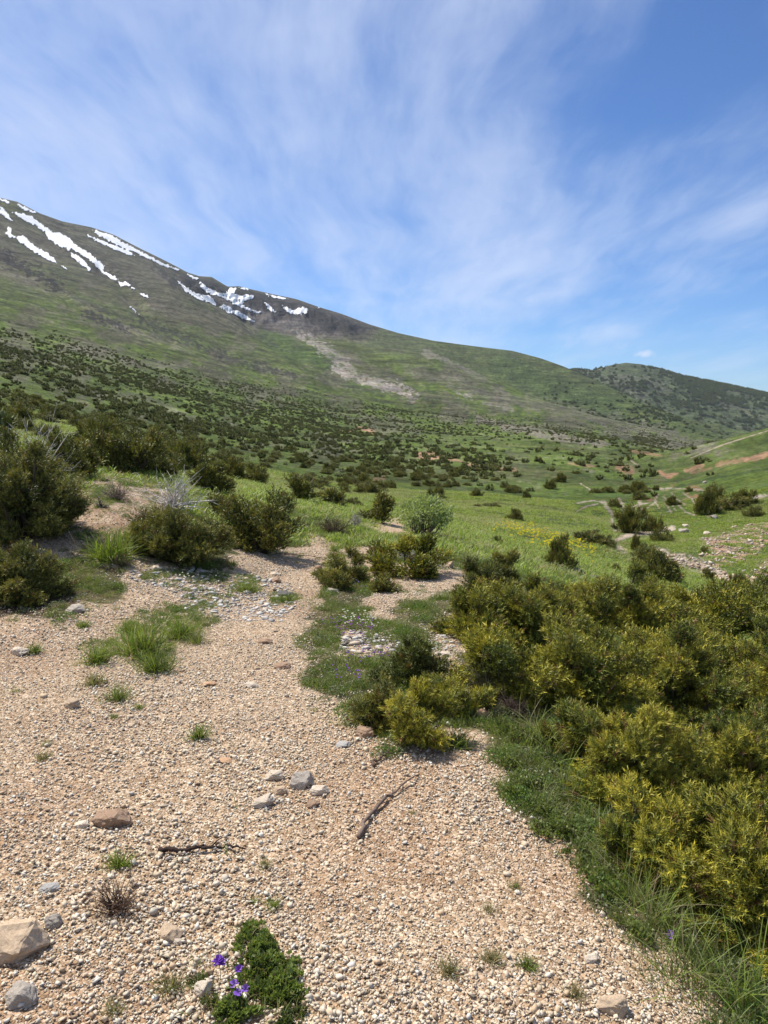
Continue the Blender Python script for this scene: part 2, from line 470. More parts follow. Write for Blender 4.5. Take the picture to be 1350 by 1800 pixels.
# pale limestone scar on the mountain side
for pts, wd, s in [([(524, 588), (536, 594)], 5, .8), ([(545, 598), (562, 610), (580, 616)], 8, .65), ([(556, 606), (580, 628), (600, 646), (618, 660)], 3, .4), ([(594, 626), (604, 636)], 8, .5), ([(608, 640), (622, 652)], 8, .5),
                   ([(588, 650), (606, 658)], 6, 1.0), ([(618, 662), (650, 668), (672, 675)], 6, .6), ([(640, 672), (690, 684)], 6, .7), ([(682, 678), (706, 686), (720, 694)], 8, 1.0),
                   ([(745, 620), (775, 628)], 5, .4), ([(785, 634), (815, 650), (850, 668)], 5, .3), ([(805, 692), (828, 698)], 4, .55), ([(850, 708), (900, 722)], 4, .35)]:
    col = blend(col, stroke(pts, wd, 450, 2300, .5, 7) * s, ROCKL * C(.95, .93, .92))
for pts, wd, s in [([(720, 650), (850, 690), (960, 715), (1080, 742), (1180, 762)], 11, .45), ([(840, 738), (900, 750), (980, 768), (1060, 780)], 7, .75), ([(1060, 760), (1200, 780), (1260, 788)], 12, .55),
                   ([(1180, 800), (1240, 792)], 5, .5), ([(0, 480), (120, 520), (210, 575), (330, 610)], 8, .3), ([(130, 610), (240, 640), (330, 640)], 8, .5), ([(150, 690), (260, 700), (340, 740)], 7, .4)]:
    col = blend(col, stroke(pts, wd, 90, 2400, .6, 9) * s, SCREE * C(1.25, 1.2, 1.2))
for pts, wd, s in [([(0, 450), (60, 480), (95, 500)], 10, .85), ([(150, 548), (220, 578)], 7, .8), ([(250, 560), (340, 604), (430, 640), (520, 660)], 6, .6), ([(300, 500), (380, 548), (450, 590), (500, 616)], 5, .35), ([(90, 500), (180, 545), (260, 580)], 5, .45), ([(560, 660), (660, 690), (760, 712)], 6, .3), ([(95, 395), (200, 470)], 6, .3),
                   ([(110, 430), (150, 460), (235, 500)], 7, .5), ([(270, 470), (318, 505)], 5, .7)]:
    col = blend(col, stroke(pts, wd, 600, 2900, .7, 8) * s, ROCKD * 1.1)
# bare earth, trails and the stream bed in the middle distance
for pts, wd, s in [([(735, 799), (760, 803)], 6, .9), ([(755, 802), (800, 808), (850, 822), (905, 826)], 2.6, .8), ([(630, 752), (655, 760)], 3.5, .8), ([(622, 847), (676, 841)], 4, .6),
                   ([(600, 760), (640, 752)], 2, .7), ([(1085, 822), (1110, 826)], 6, .8), ([(1105, 792), (1160, 800)], 3, .6), ([(1000, 815), (1045, 820)], 2.5, .6), ([(1160, 830), (1172, 838), (1188, 832)], 4, .9),
                   ([(1205, 828), (1235, 818)], 3, .8), ([(1215, 832), (1250, 822)], 2.5, .5), ([(1262, 818), (1300, 808), (1350, 800)], 4.5, .6), ([(1310, 808), (1350, 798)], 4, .8)]:
    col = blend(col, stroke(pts, wd, 60, 700, .5, 8) * s, SOIL * C(.9, .85, .85))
er = area([(1125, 880), (1140, 860), (1200, 850), (1250, 852), (1262, 875), (1225, 890), (1170, 888)], 55, 190, 4, 8, 10)
ers = sstep(0.0, 0.3, fbm(PX / 12 + PY / 9, PY / 7 - PX / 22, 141, 4, .6))
col = blend(col, er * ers * .8, SOIL * C(.75, .7, .68))
er2 = area([(1235, 950), (1290, 925), (1350, 915), (1420, 900), (1420, 1000), (1350, 960), (1300, 985), (1262, 1005), (1235, 985)], 22, 70, 5, 13, 14)
ers2 = sstep(-0.2, 0.15, fbm(X / .7, Y / .7, 142, 4, .6))
col = blend(col, er2 * ers2 * .9, SOIL * C(1.0, 1.05, 1.15))
er3 = area([(1305, 1010), (1350, 985), (1420, 960), (1420, 1020), (1350, 1015), (1315, 1030)], 18, 50, 5, 12, 14)
col = blend(col, er3 * ers2 * .9, SOIL * C(1.0, 1.05, 1.15))
TRAILS = [([(1058, 882), (1074, 900), (1076, 920), (1082, 932)], 3.0), ([(1088, 878), (1100, 900), (1092, 916), (1094, 930), (1110, 940), (1150, 935), (1185, 928)], 3.6), ([(1125, 880), (1124, 892), (1142, 915)], 2.6),
          ([(1080, 950), (1100, 943), (1115, 938)], 5), ([(1082, 960), (1100, 968)], 5), ([(1150, 965), (1172, 970)], 4), ([(1150, 978), (1172, 985), (1195, 985), (1230, 993), (1262, 1010)], 10), ([(1262, 1010), (1330, 1040)], 9),
          ([(1050, 886), (1030, 890), (1015, 898)], 1.6), ([(1155, 880), (1140, 892), (1122, 900)], 2), ([(1190, 885), (1205, 900), (1220, 905)], 2), ([(1170, 885), (1180, 900)], 2), ([(1245, 905), (1260, 895), (1300, 880), (1350, 870)], 3),
          ([(1158, 868), (1150, 880), (1160, 895)], 1.8), ([(1180, 866), (1190, 878), (1205, 888)], 1.8), ([(1200, 866), (1215, 876), (1228, 892)], 1.8), ([(1165, 872), (1180, 885), (1188, 898)], 1.5), ([(1128, 862), (1180, 858), (1240, 862)], 2.0), ([(1100, 896), (1118, 888), (1140, 884)], 1.6), ([(1012, 885), (1040, 880), (1058, 882)], 1.6),
         ([(1215, 805), (1270, 782), (1350, 757)], 1.3), ([(1108, 808), (1120, 818)], 1.6), ([(1020, 850), (1040, 862)], 1.6)]
for pts, wd in TRAILS:
    col = blend(col, stroke(pts, wd * (1.1 if wd > 2.5 else .7), 22, 400, .55, 4), C(.42, .35, .27))
col = blend(col, stroke([(1180, 860), (1250, 842), (1350, 824), (1420, 815)], 3, 60, 300, .3, 8) * .6, C(.03, .055, .018))
col = blend(col, stroke([(1050, 870), (1120, 868), (1200, 862)], 5, 60, 300, .5, 8) * .6, C(.10, .17, .04))
# pale tracks traversing the meadow
for pts, wd, s in [([(820, 835), (900, 832), (1000, 838)], 1.8, .4), ([(860, 780), (950, 785), (1050, 792)], 2, .35), ([(700, 815), (800, 835), (860, 845)], 2, .4), ([(900, 826), (1010, 829)], 2.5, .5)]:
    col = blend(col, stroke(pts, wd, 60, 700, .4, 8) * s, DRYG * 1.4)
# yellow haze of flowers on the meadow (the heads themselves are built later)
YB = [(880, 920), (920, 935), (960, 945), (1000, 955), (1045, 972)]
# soil tint near: earth between the plants
soiln = sstep(14, 6, RG)
col = blend(col, soiln * 0.70, C(.20, .145, .09))
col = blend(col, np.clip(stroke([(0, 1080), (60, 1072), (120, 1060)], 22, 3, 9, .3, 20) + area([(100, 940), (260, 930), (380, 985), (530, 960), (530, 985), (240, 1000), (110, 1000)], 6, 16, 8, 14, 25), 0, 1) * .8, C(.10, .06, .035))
# gravel itself, stained in patches
gcol = np.zeros(Z.shape + (3,)) + C(.51, .415, .30)
gcol = blend(gcol, sstep(0.05, 0.5, fbm(X / .9, Y / .9, 151, 4)) * .45, C(.36, .235, .145))
gcol = blend(gcol, sstep(8, -12, poly_sd(PX, PY, GRAVEL[3])) * sstep(-.3, .3, fbm(X / .5, Y / .5, 153, 4)) * .7, C(.27, .165, .10))
gcol = blend(gcol, sstep(0.1, 0.6, fbm(X / .3, Y / .3, 152, 4)) * .35, C(.50, .40, .30))
col = col * (1 - gravel[..., None]) + gcol * gravel[..., None]
col = col * (1 + .42 * (fine_px * sstep(60, 200, RG) * (PX > -50) * (PX < 1400))[..., None])
col = np.clip(col, 0.004, 0.9)

# ------------------------------------------------------------------ mesh writers
def new_mesh(name, verts, faces_idx, sizes, mat=None, cols=None, smooth=False):
    me = bpy.data.meshes.new(name)
    nv, nl, nf = len(verts), len(faces_idx), len(sizes)
    me.vertices.add(nv); me.loops.add(nl); me.polygons.add(nf)
    me.vertices.foreach_set('co', np.asarray(verts, np.float32).ravel())
    me.loops.foreach_set('vertex_index', np.asarray(faces_idx, np.int32).ravel())
    sizes = np.asarray(sizes, np.int32)
    st = np.concatenate([[0], np.cumsum(sizes)[:-1]]).astype(np.int32)
    me.polygons.foreach_set('loop_start', st)
    me.polygons.foreach_set('loop_total', sizes)
    if smooth: me.polygons.foreach_set('use_smooth', np.ones(nf, bool))
    if cols is not None:
        a = me.color_attributes.new('Col', 'FLOAT_COLOR', 'POINT')
        c = np.ones((nv, 4), np.float32); c[:, :3] = cols
        a.data.foreach_set('color', c.ravel())
    me.update(calc_edges=True)
    if mat: me.materials.append(mat)
    return me

def link(name, me, parent=None, loc=None, **props):
    o = bpy.data.objects.new(name, me)
    sc.collection.objects.link(o)
    if parent is not None: o.parent = parent
    if loc is not None: o.location = loc
    for k, v in props.items(): o[k] = v
    return o

def grid_part(name, fmask, mat, **props):
    """the terrain cells picked by fmask, as one sheet"""
    ii, jj = np.nonzero(fmask)
    q = np.stack([ii * NR + jj, ii * NR + jj + 1, (ii + 1) * NR + jj + 1, (ii + 1) * NR + jj], 1)[:, ::-1]
    used, inv = np.unique(q.ravel(), return_inverse=True)
    v = np.stack([X.ravel()[used], Y.ravel()[used], Z.ravel()[used]], 1)
    me = new_mesh(name, v, inv, np.full(len(q), 4), mat, col.reshape(-1, 3)[used], smooth=True)
    return link(name, me, **props)

def material(name):
    m = bpy.data.materials.new(name); m.use_nodes = True
    m.node_tree.nodes.clear()
    n = NT(m.node_tree)
    out = n.node('ShaderNodeOutputMaterial')
    return m, n, out
def principled(n, out, color, rough=0.9, normal=None, spec=0.25):
    p = n.node('ShaderNodeBsdfPrincipled')
    n.put(p.inputs['Base Color'], color)
    n.put(p.inputs['Roughness'], rough)
    p.inputs['Specular IOR Level'].default_value = spec
    if normal is not None: n.put(p.inputs['Normal'], normal)
    n.l.new(p.outputs[0], out.inputs[0])
    return p
def bump(n, h, strength, dist):
    b = n.node('ShaderNodeBump')
    n.put(b.inputs['Height'], h); b.inputs['Strength'].default_value = strength; b.inputs['Distance'].default_value = dist
    return b.outputs[0]
def attr(n, name='Col', out='Color'):
    a = n.node('ShaderNodeAttribute'); a.attribute_name = name
    return a.outputs[out]

# gravel bed: small chips between the modelled pebbles
m_gravel, n, out = material('gravel')
g = n.node('ShaderNodeNewGeometry').outputs['Position']
vc = n.voro(g, 75.0, out='Color'); vd = n.voro(g, 75.0, 'DISTANCE_TO_EDGE')
vc2 = n.voro(g, 34.0, out='Color')
sp_ = n.node('ShaderNodeSeparateColor'); n.l.new(vc, sp_.inputs[0])
sp2 = n.node('ShaderNodeSeparateColor'); n.l.new(vc2, sp2.inputs[0])
tint = n.ramp(sp_.outputs[0], [(0, (.55, .46, .38)), (.35, (.95, .80, .65)), (.7, (1.25, 1.2, 1.15)), (1, (1.5, 1.55, 1.6))])
c = n.mix(1.0, attr(n), tint, 'MULTIPLY')
c = n.mix(n.maprange(vd, 0.0, 0.10, 0.55, 0.0), c, (.16, .10, .06))
c = n.mix(n.math('MULTIPLY', sp2.outputs[1], .25), c, (.20, .11, .06))
h = n.math('ADD', n.math('MULTIPLY', n.maprange(vd, 0, .3), sp_.outputs[1]), n.math('MULTIPLY', n.noise(g, 200, 3), .3))
principled(n, out, c, .92, bump(n, h, .9, .012), .2)

# meadow and slopes
def slope_mat(name, fine, coarse, contour, dots=None):
    m, n, out = material(name)
    g = n.node('ShaderNodeNewGeometry').outputs['Position']
    a = n.noise(g, fine, 8, .74)
    b = n.noise(g, coarse, 6, .6)
    k = n.math('MULTIPLY', n.maprange(a, .3, .7, .48, 1.52), n.maprange(b, .3, .7, .66, 1.34))
    h = n.math('ADD', n.math('MULTIPLY', a, 1.0 / fine * 2), n.math('MULTIPLY', b, 1.0 / coarse))
    if contour:
        # narrow grazing terraces that follow the contour lines
        t = n.noise(n.mapping(g, scale=(.012, .012, contour)), 1.0, 5, .62, dist=.6)
        k = n.math('MULTIPLY', k, n.maprange(t, .34, .66, .68, 1.30))
        h = n.math('ADD', h, n.math('MULTIPLY', t, 5.0))
    c = n.vmath('SCALE', attr(n)); n.put(c.node.inputs['Scale'], k)
    warm = n.noise(g, coarse * 2.7, 4, .6)
    c = n.mix(n.maprange(warm, .45, .75, 0, .45), c, n.mix(1.0, c, (1.35, 1.05, .75), 'MULTIPLY'))
    if dots:
        # stones showing between the grass
        v = n.voro(g, dots); w_ = n.noise(g, dots * .12, 3, .6)
        sm = n.math('MULTIPLY', n.maprange(v, .16, .10), n.maprange(w_, .52, .62), clamp=True)
        c = n.mix(sm, c, (.34, .32, .29))
    principled(n, out, c, .95, bump(n, h, .8, 1.0), .12)
    return m
m_meadow = slope_mat('meadow_grass', 7.0, .7, None, dots=1.6)
m_hills = slope_mat('hillside_turf', .9, .06, .35, dots=.55)
m_mount = slope_mat('mountain_turf', .14, .018, .14, dots=.10)
m_far = slope_mat('far_hill_turf', .06, .012, .05)

fg = (gravel[:-1, :-1] + gravel[1:, 1:] + gravel[1:, :-1] + gravel[:-1, 1:]) / 4
fr_ = np.broadcast_to(RR[:-1][None, :], (NA - 1, NR - 1))
isg = fg > 0.5
grid_part('gravel_path', isg, m_gravel, kind='structure', label='pale tan gravel path and open gravel ground')
grid_part('meadow', ~isg & (fr_ < 60), m_meadow, kind='structure', label='green meadow and earth bank round the path')
grid_part('hillside', (fr_ >= 60) & (fr_ < 560), m_hills, kind='structure', label='green valley floor and lower slopes')
grid_part('mountain', (fr_ >= 560) & (fr_ < 3050), m_mount, kind='structure', label='long bare mountain side rising to the left')
grid_part('far_hill', fr_ >= 3050, m_far, kind='structure', label='rounded wooded hill far beyond the valley')

# ------------------------------------------------------------------ templates and scattering
rng = np.random.default_rng(11)
def basis(d, roll):
    """rotation matrices (N,3,3) whose third column is d"""
    d = d / np.linalg.norm(d, axis=1, keepdims=True)
    up = np.where(np.abs(d[:, 2:3]) > 0.95, np.array([[1.0, 0, 0]]), np.array([[0, 0, 1.0]]))
    u = np.cross(up, d); u /= np.linalg.norm(u, axis=1, keepdims=True)
    v = np.cross(d, u)
    c, s_ = np.cos(roll)[:, None], np.sin(roll)[:, None]
    return np.stack([u * c + v * s_, -u * s_ + v * c, d], 2)
def rotz(a):
    z = np.zeros_like(a); o = np.ones_like(a)
    return np.stack([np.stack([np.cos(a), -np.sin(a), z], 1), np.stack([np.sin(a), np.cos(a), z], 1), np.stack([z, z, o], 1)], 1)
def euler(a, b, c):
    ca, sa, cb, sb, cc, s_c = np.cos(a), np.sin(a), np.cos(b), np.sin(b), np.cos(c), np.sin(c)
    z, o = np.zeros_like(a), np.ones_like(a)
    rx = np.stack([np.stack([o, z, z], 1), np.stack([z, ca, -sa], 1), np.stack([z, sa, ca], 1)], 1)
    ry = np.stack([np.stack([cb, z, sb], 1), np.stack([z, o, z], 1), np.stack([-sb, z, cb], 1)], 1)
    return rotz(c) @ ry @ rx

class Soup:
    """collects many copies of small templates as one mesh"""
    def __init__(s): s.v, s.f, s.c, s.n = [], [], [], 0
    def add(s, tpl, pos, rot, scale, colr):
        tv, tf, tc_ = tpl
        n = len(pos)
        if n == 0: return
        scale = np.asarray(scale, float)
        if scale.ndim == 1: scale = np.repeat(scale[:, None], 3, 1)
        v = np.einsum('nij,nkj->nki', rot, tv[None] * scale[:, None, :]) + pos[:, None, :]
        c = tc_[None] * colr[:, None, :] if tc_.shape[1] == 3 else np.repeat(colr[:, None, :], len(tv), 1)
        f = tf[None] + (np.arange(n) * len(tv))[:, None, None] + s.n
        s.v.append(v.reshape(-1, 3)); s.c.append(np.clip(c, 0.002, .95).reshape(-1, 3)); s.f.append(f.reshape(-1, 3)); s.n += n * len(tv)
    def tube(s, pts, rad, colr, sides=5):
        pts = np.asarray(pts, float); m = len(pts)
        rad = np.broadcast_to(np.asarray(rad, float), (m,))
        tg = np.gradient(pts, axis=0)
        b = basis(tg, np.zeros(m))
        a = np.linspace(0, 2 * np.pi, sides, endpoint=False)
        ring = np.stack([np.cos(a), np.sin(a), 0 * a], 1)
        v = np.einsum('nij,kj->nki', b, ring) * rad[:, None, None] + pts[:, None, :]
        f = []
        for i in range(m - 1):
            for k in range(sides):
                k2 = (k + 1) % sides
                p, q, r, t = i * sides + k, i * sides + k2, (i + 1) * sides + k2, (i + 1) * sides + k
                f += [(p, q, r), (p, r, t)]
        for k in range(1, sides - 1):
            f += [((m - 1) * sides, (m - 1) * sides + k, (m - 1) * sides + k + 1), (0, k + 1, k)]
        s.v.append(v.reshape(-1, 3)); s.f.append(np.array(f) + s.n); s.c.append(np.tile(np.asarray(colr, float), (m * sides, 1))); s.n += m * sides
    def mesh(s, name, mat, smooth=False):
        v = np.concatenate(s.v); f = np.concatenate(s.f); c = np.concatenate(s.c)
        return new_mesh(name, v, f.ravel(), np.full(len(f), 3), mat, c, smooth)

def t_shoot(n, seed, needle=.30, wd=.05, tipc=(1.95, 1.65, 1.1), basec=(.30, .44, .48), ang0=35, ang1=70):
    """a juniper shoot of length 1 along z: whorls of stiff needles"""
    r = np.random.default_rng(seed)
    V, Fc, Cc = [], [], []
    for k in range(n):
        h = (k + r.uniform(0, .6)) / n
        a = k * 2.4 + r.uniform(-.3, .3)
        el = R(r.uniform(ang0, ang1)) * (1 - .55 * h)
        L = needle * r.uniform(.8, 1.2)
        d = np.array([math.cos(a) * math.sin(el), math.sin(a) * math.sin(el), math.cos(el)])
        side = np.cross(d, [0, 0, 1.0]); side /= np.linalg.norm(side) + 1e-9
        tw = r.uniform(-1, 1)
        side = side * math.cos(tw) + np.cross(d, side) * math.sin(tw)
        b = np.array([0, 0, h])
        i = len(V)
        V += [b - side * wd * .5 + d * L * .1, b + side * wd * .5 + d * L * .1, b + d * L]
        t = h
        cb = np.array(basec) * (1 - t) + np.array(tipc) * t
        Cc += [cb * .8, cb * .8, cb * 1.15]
        Fc.append((i, i + 1, i + 2))
    return np.array(V), np.array(Fc), np.array(Cc)
def t_blade(bend, wd=.035, seg=3, seedw=1.0):
    V, Fc, Cc = [], [], []
    for k in range(seg + 1):
        t = k / seg
        x = bend * t * t; z = t * (1 - .35 * abs(bend) * t)
        w_ = wd * (1 - t) ** .7
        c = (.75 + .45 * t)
        if k < seg:
            V += [(x, -w_ / 2, z), (x, w_ / 2, z)]; Cc += [(c, c, c)] * 2
        else:
            V.append((x, 0, z)); Cc.append((c * 1.1, c * 1.05, c))
    for k in range(seg - 1):
        Fc += [(2 * k, 2 * k + 1, 2 * k + 3), (2 * k, 2 * k + 3, 2 * k + 2)]
    Fc.append((2 * seg - 2, 2 * seg - 1, 2 * seg))
    return np.array(V, float), np.array(Fc), np.array(Cc, float)
T_LEAF = (np.array([(0, 0, 0), (.32, .0, .45), (0, .08, 1.0), (-.32, 0, .45)]), np.array([(0, 1, 2), (0, 2, 3)]), np.array([(.85,) * 3, (1,) * 3, (1.15,) * 3, (1,) * 3]))
T_PETAL = (np.array([(0, 0, 0), (.5, .1, .55), (.28, .2, 1.0), (-.28, .2, 1.0), (-.5, .1, .55)]), np.array([(0, 1, 2), (0, 2, 3), (0, 3, 4)]), np.array([(.6, .5, .6)] + [(1,) * 3] * 4))
def t_stone(seed, flat=.6, extra=4):
    """an angular chip: the convex hull of a few points on a squashed shell"""
    import bmesh
    r = np.random.default_rng(seed)
    bm = bmesh.new()
    m = 8 + extra
    for k in range(m):
        ph = k * 2.39996; zz = 1 - 2 * (k + .5) / m
        q = math.sqrt(1 - zz * zz)
        p = np.array([math.cos(ph) * q, math.sin(ph) * q, zz]) * r.uniform(.52, 1.25, 3)
        bm.verts.new(np.clip(p, -.74, .74) * np.array([.5, .38, .5 * flat]))
    bmesh.ops.convex_hull(bm, input=bm.verts)
    for v in [v for v in bm.verts if not v.link_faces]: bm.verts.remove(v)
    bmesh.ops.triangulate(bm, faces=bm.faces)
    bm.verts.ensure_lookup_table(); bm.verts.index_update()
    V = np.array([v.co[:] for v in bm.verts]); Fc = np.array([[v.index for v in f.verts] for f in bm.faces])
    bm.free()
    return V, Fc, np.ones((len(V), 1))

def leaf_mat(name, trans=.28, rough=.55, spec=.3, gloss=None):
    m, n, out = material(name)
    c = attr(n)
    p = n.node('ShaderNodeBsdfPrincipled')
    n.put(p.inputs['Base Color'], c); p.inputs['Roughness'].default_value = rough
    p.inputs['Specular IOR Level'].default_value = spec
    t = n.node('ShaderNodeBsdfTranslucent')
    n.put(t.inputs[0], n.mix(1.0, c, (1.25, 1.3, .6), 'MULTIPLY'))
    ms = n.node('ShaderNodeMixShader'); ms.inputs[0].default_value = trans
    n.l.new(p.outputs[0], ms.inputs[1]); n.l.new(t.outputs[0], ms.inputs[2])
    n.l.new(ms.outputs[0], out.inputs[0])
    return m
m_needle = leaf_mat('juniper_needles', .10, .55)
m_grass = leaf_mat('grass_blades', .35, .5)
m_petal = leaf_mat('petals', .3, .7, .1)
m_wood, n, out = material('weathered_wood')
g = n.node('ShaderNodeTexCoord').outputs['Object']
wn = n.noise(n.mapping(g, scale=(40, 40, 8)), 1.0, 5, .6)
cc = n.vmath('SCALE', attr(n)); n.put(cc.node.inputs['Scale'], n.maprange(wn, .3, .7, .6, 1.4))
principled(n, out, cc, .9, bump(n, wn, .6, .01), .1)
m_pebble, n, out = material('pebbles')
g = n.node('ShaderNodeNewGeometry').outputs['Position']
a1 = n.noise(g, 160.0, 4, .6); a2 = n.noise(g, 45.0, 3, .5)
cc = n.vmath('SCALE', attr(n)); n.put(cc.node.inputs['Scale'], n.maprange(a1, .3, .7, .82, 1.18))
cc = n.mix(n.maprange(a2, .52, .7, 0, .35), cc, n.mix(1.0, cc, (.85, .6, .42), 'MULTIPLY'))
principled(n, out, cc, .88, bump(n, a1, .35, .004), .2)
m_rock, n, out = material('weathered_rock')
g = n.node('ShaderNodeTexCoord').outputs['Object']
r1_ = n.noise(g, 14.0, 8, .65); r2_ = n.noise(g, 60.0, 4, .6); cr_ = n.voro(n.vmath('ADD', g, n.vmath('SCALE', n.noise(g, 12, 3, .5, out=1))), 9.0, 'DISTANCE_TO_EDGE')
cc = n.vmath('SCALE', attr(n)); n.put(cc.node.inputs['Scale'], n.math('MULTIPLY', n.maprange(r1_, .3, .7, .72, 1.25), n.maprange(r2_, .3, .7, .85, 1.15)))
cc = n.mix(n.maprange(n.noise(g, 26.0, 5, .6), .55, .68, 0, .55), cc, n.mix(1.0, cc, (.75, .52, .36), 'MULTIPLY'))
cc = n.mix(n.maprange(cr_, 0, .012, .45, 0), cc, (.05, .035, .025))
principled(n, out, cc, .9, bump(n, n.math('ADD', r1_, n.math('MULTIPLY', r2_, .3)), .6, .0035), .2)

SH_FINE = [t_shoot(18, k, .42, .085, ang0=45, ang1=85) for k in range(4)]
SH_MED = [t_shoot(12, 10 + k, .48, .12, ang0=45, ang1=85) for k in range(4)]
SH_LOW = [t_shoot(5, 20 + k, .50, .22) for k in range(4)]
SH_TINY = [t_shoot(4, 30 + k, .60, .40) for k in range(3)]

def juniper(seed, W, D, H, nl, ns, L, tpls, colA, colB, lobe=.20, upright=.5, spiky=0.0, low=0.0):
    """foliage as lobes of shoots over an uneven dome; returns the Soup and the lobe centres"""
    r = np.random.default_rng(seed)
    s = Soup()
    u = r.uniform(0, 1, nl); a = r.uniform(0, 2 * np.pi, nl)
    ce = 1 - u * (1.0 - low)                              # cos of the angle from the top
    se = np.sqrt(np.clip(1 - ce * ce, 0, 1))
    rad = (.80 + .16 * r.standard_normal(nl)).clip(.45, 1.12)
    inner = r.uniform(0, 1, nl) < .22
    rad = np.where(inner, rad * .6, rad)
    ctr = np.stack([np.cos(a) * se * W / 2 * rad, np.sin(a) * se * D / 2 * rad, (ce * .9 + .08) * H * rad], 1)
    if spiky:
        tall = r.uniform(0, 1, nl) < spiky
        ctr[:, 2] = np.where(tall, ctr[:, 2] * r.uniform(1.05, 1.3, nl), ctr[:, 2])
    # pull the crown back to the size asked for
    for ax, ext in ((0, W * .86), (1, D * .86)):
        e_ = np.percentile(np.abs(ctr[:, ax]), 96) * 2; ctr[:, ax] *= ext / e_
    ctr[:, 2] *= H * .80 / np.percentile(ctr[:, 2], 98)
    lr = lobe * .80 * (W * D * H) ** (1 / 3) * r.uniform(.6, 1.3, nl)
    k = np.repeat(np.arange(nl), ns)
    n = len(k)
    o = r.standard_normal((n, 3)); o /= np.linalg.norm(o, axis=1, keepdims=True)
    o[:, 2] = np.abs(o[:, 2]) * .95 - .30
    rr_ = r.uniform(0.25, 1, n) ** .5
    plume = ctr * np.array([1 / W, 1 / D, 1.2 / H]) + np.array([0, 0, .25]) + r.standard_normal((nl, 3)) * .18
    plume /= np.linalg.norm(plume, axis=1, keepdims=True)
    p = ctr[k] + o * (lr[k] * rr_)[:, None] * .74 + plume[k] * (lr[k] * r.uniform(-.7, .45, n))[:, None]
    outw = ctr[k] * np.array([1 / W, 1 / D, .6 / H]); outw /= np.linalg.norm(outw, axis=1, keepdims=True) + 1e-9
    d = o * 1.0 + outw * .7 + np.array([0, 0, upright]) + r.standard_normal((n, 3)) * .25
    keep = p[:, 2] > -.02 * H
    p, d, k = p[keep], d[keep], k[keep]; n = len(p)
    lt = (r.uniform(0, 1, nl)[k] * .62 + r.uniform(0, 1, n) * .38) ** 1.15
    cl_ = np.asarray(colA)[None] * (1 - lt[:, None]) + np.asarray(colB)[None] * lt[:, None]
    cl_ = cl_ * r.uniform(.75, 1.25, (n, 1))
    brown = r.uniform(0, 1, n) < .07
    cl_[brown] = np.array([.12, .075, .035])
    B = basis(d, r.uniform(0, 6.28, n)); sc_ = L * r.uniform(.65, 1.25, n)
    w_ = r.integers(0, len(tpls), n)
    p = p - B[:, :, 2] * (sc_ * .4)[:, None]
    for t in range(len(tpls)):
        q = w_ == t
        s.add(tpls[t], p[q], B[q], sc_[q], cl_[q])
    return s, ctr
def branches(seed, ctr, H, rad=.012, colr=(.13, .10, .075), maxn=40):
    r = np.random.default_rng(seed)
    s = Soup()
    for i in r.permutation(len(ctr))[:maxn]:
        c = ctr[i]
        b = np.array([c[0] * .12, c[1] * .12, -.04])
        m1 = b * .5 + c * .5 + r.standard_normal(3) * .05 * H; m1[2] = max(m1[2] - .12 * H, .02)
        m0 = b * .8 + c * .2 + r.standard_normal(3) * .03 * H; m0[2] = max(m0[2] - .05 * H, .0)
        s.tube([b, m0, m1, c * .9 + m1 * .1, c], [rad * 1.6, rad * 1.3, rad, rad * .55, rad * .2], np.array(colr) * r.uniform(.7, 1.3), 4)
    return s

# ------------------------------------------------------------------ near junipers, each a thing with foliage and branches
YG_A, YG_B = (.052, .086, .020), (.365, .355, .058)          # yellow-green, flowering
DG_A, DG_B = (.056, .080, .022), (.225, .225, .058)          # dark green
def place_px(px, py):
    x, y, z, r = hit([px], [py])
    return float(x[0]), float(y[0]), float(z[0]), float(r[0])
def near_juniper(px, py, wpx, hpx, pal, label, seed, group=None, depth=.9, dens=1.0, name='juniper_shrub', cat='juniper', upright=.5, spiky=0., lobe=.2, sink=0, low=0.0, branch_col=(.13, .10, .075), dist=None):
    x, y, z, r = place_px(px, py)
    if dist is not None:
        a, t = ray(px, py); x, y = dist * math.sin(a), dist * math.cos(a); z = float(ground(x, y)); r = dist
    dep = math.sqrt(x * x + y * y) / math.hypot((px - CX) / F, 1)
    dep = y * CP - (z - CAMZ) * SP
    W = wpx / F * dep; H = hpx / F * dep; D = W * depth
    # the foot of the shrub seen at (px, py) is its near edge: its middle stands further back
    ba = math.atan2(x, y); back = D * .35 if dist is None else 0
    x += math.sin(ba) * back; y += math.cos(ba) * back; z = float(ground(x, y)) - sink
    H *= 1.0 + .3 * back / r
    A, B = (YG_A, YG_B) if pal == 'y' else (DG_A, DG_B) if pal == 'd' else pal
    dpx = dep / F * 1350 / 768                              # metres per rendered pixel
    if dpx < .0062: tpl, L, cov = SH_FINE, max(.056, dpx * 9.5), .23
    elif dpx < .013: tpl, L, cov = SH_MED, max(.062, dpx * 6.6), .24
    else: tpl, L, cov = SH_LOW, max(.10, dpx * 5.2), .27
    area_ = (W + D) * H + W * D
    nsh = area_ / (L * L) / cov * 3.6 * dens
    nl = int(np.clip(area_ / (7.0 * L) ** 2 * 5.2, 16, 190))
    ns = int(min(nsh / nl, 700))
    s, ctr = juniper(seed, W, D, H, nl, ns, L, tpl, A, B, lobe * (60 / max(nl, 25)) ** .30, upright, spiky, low)
    e = link(name, None, loc=(x, y, z), label=label, category=cat)
    if group: e['group'] = group
    e.rotation_euler = (0, 0, random.Random(seed).uniform(0, 6.28) if depth > .8 else 0)
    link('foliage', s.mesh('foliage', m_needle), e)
    link('branches', branches(seed, ctr, H, .011 * min(1.5, max(H, W)), branch_col).mesh('branches', m_wood, True), e)
    return e

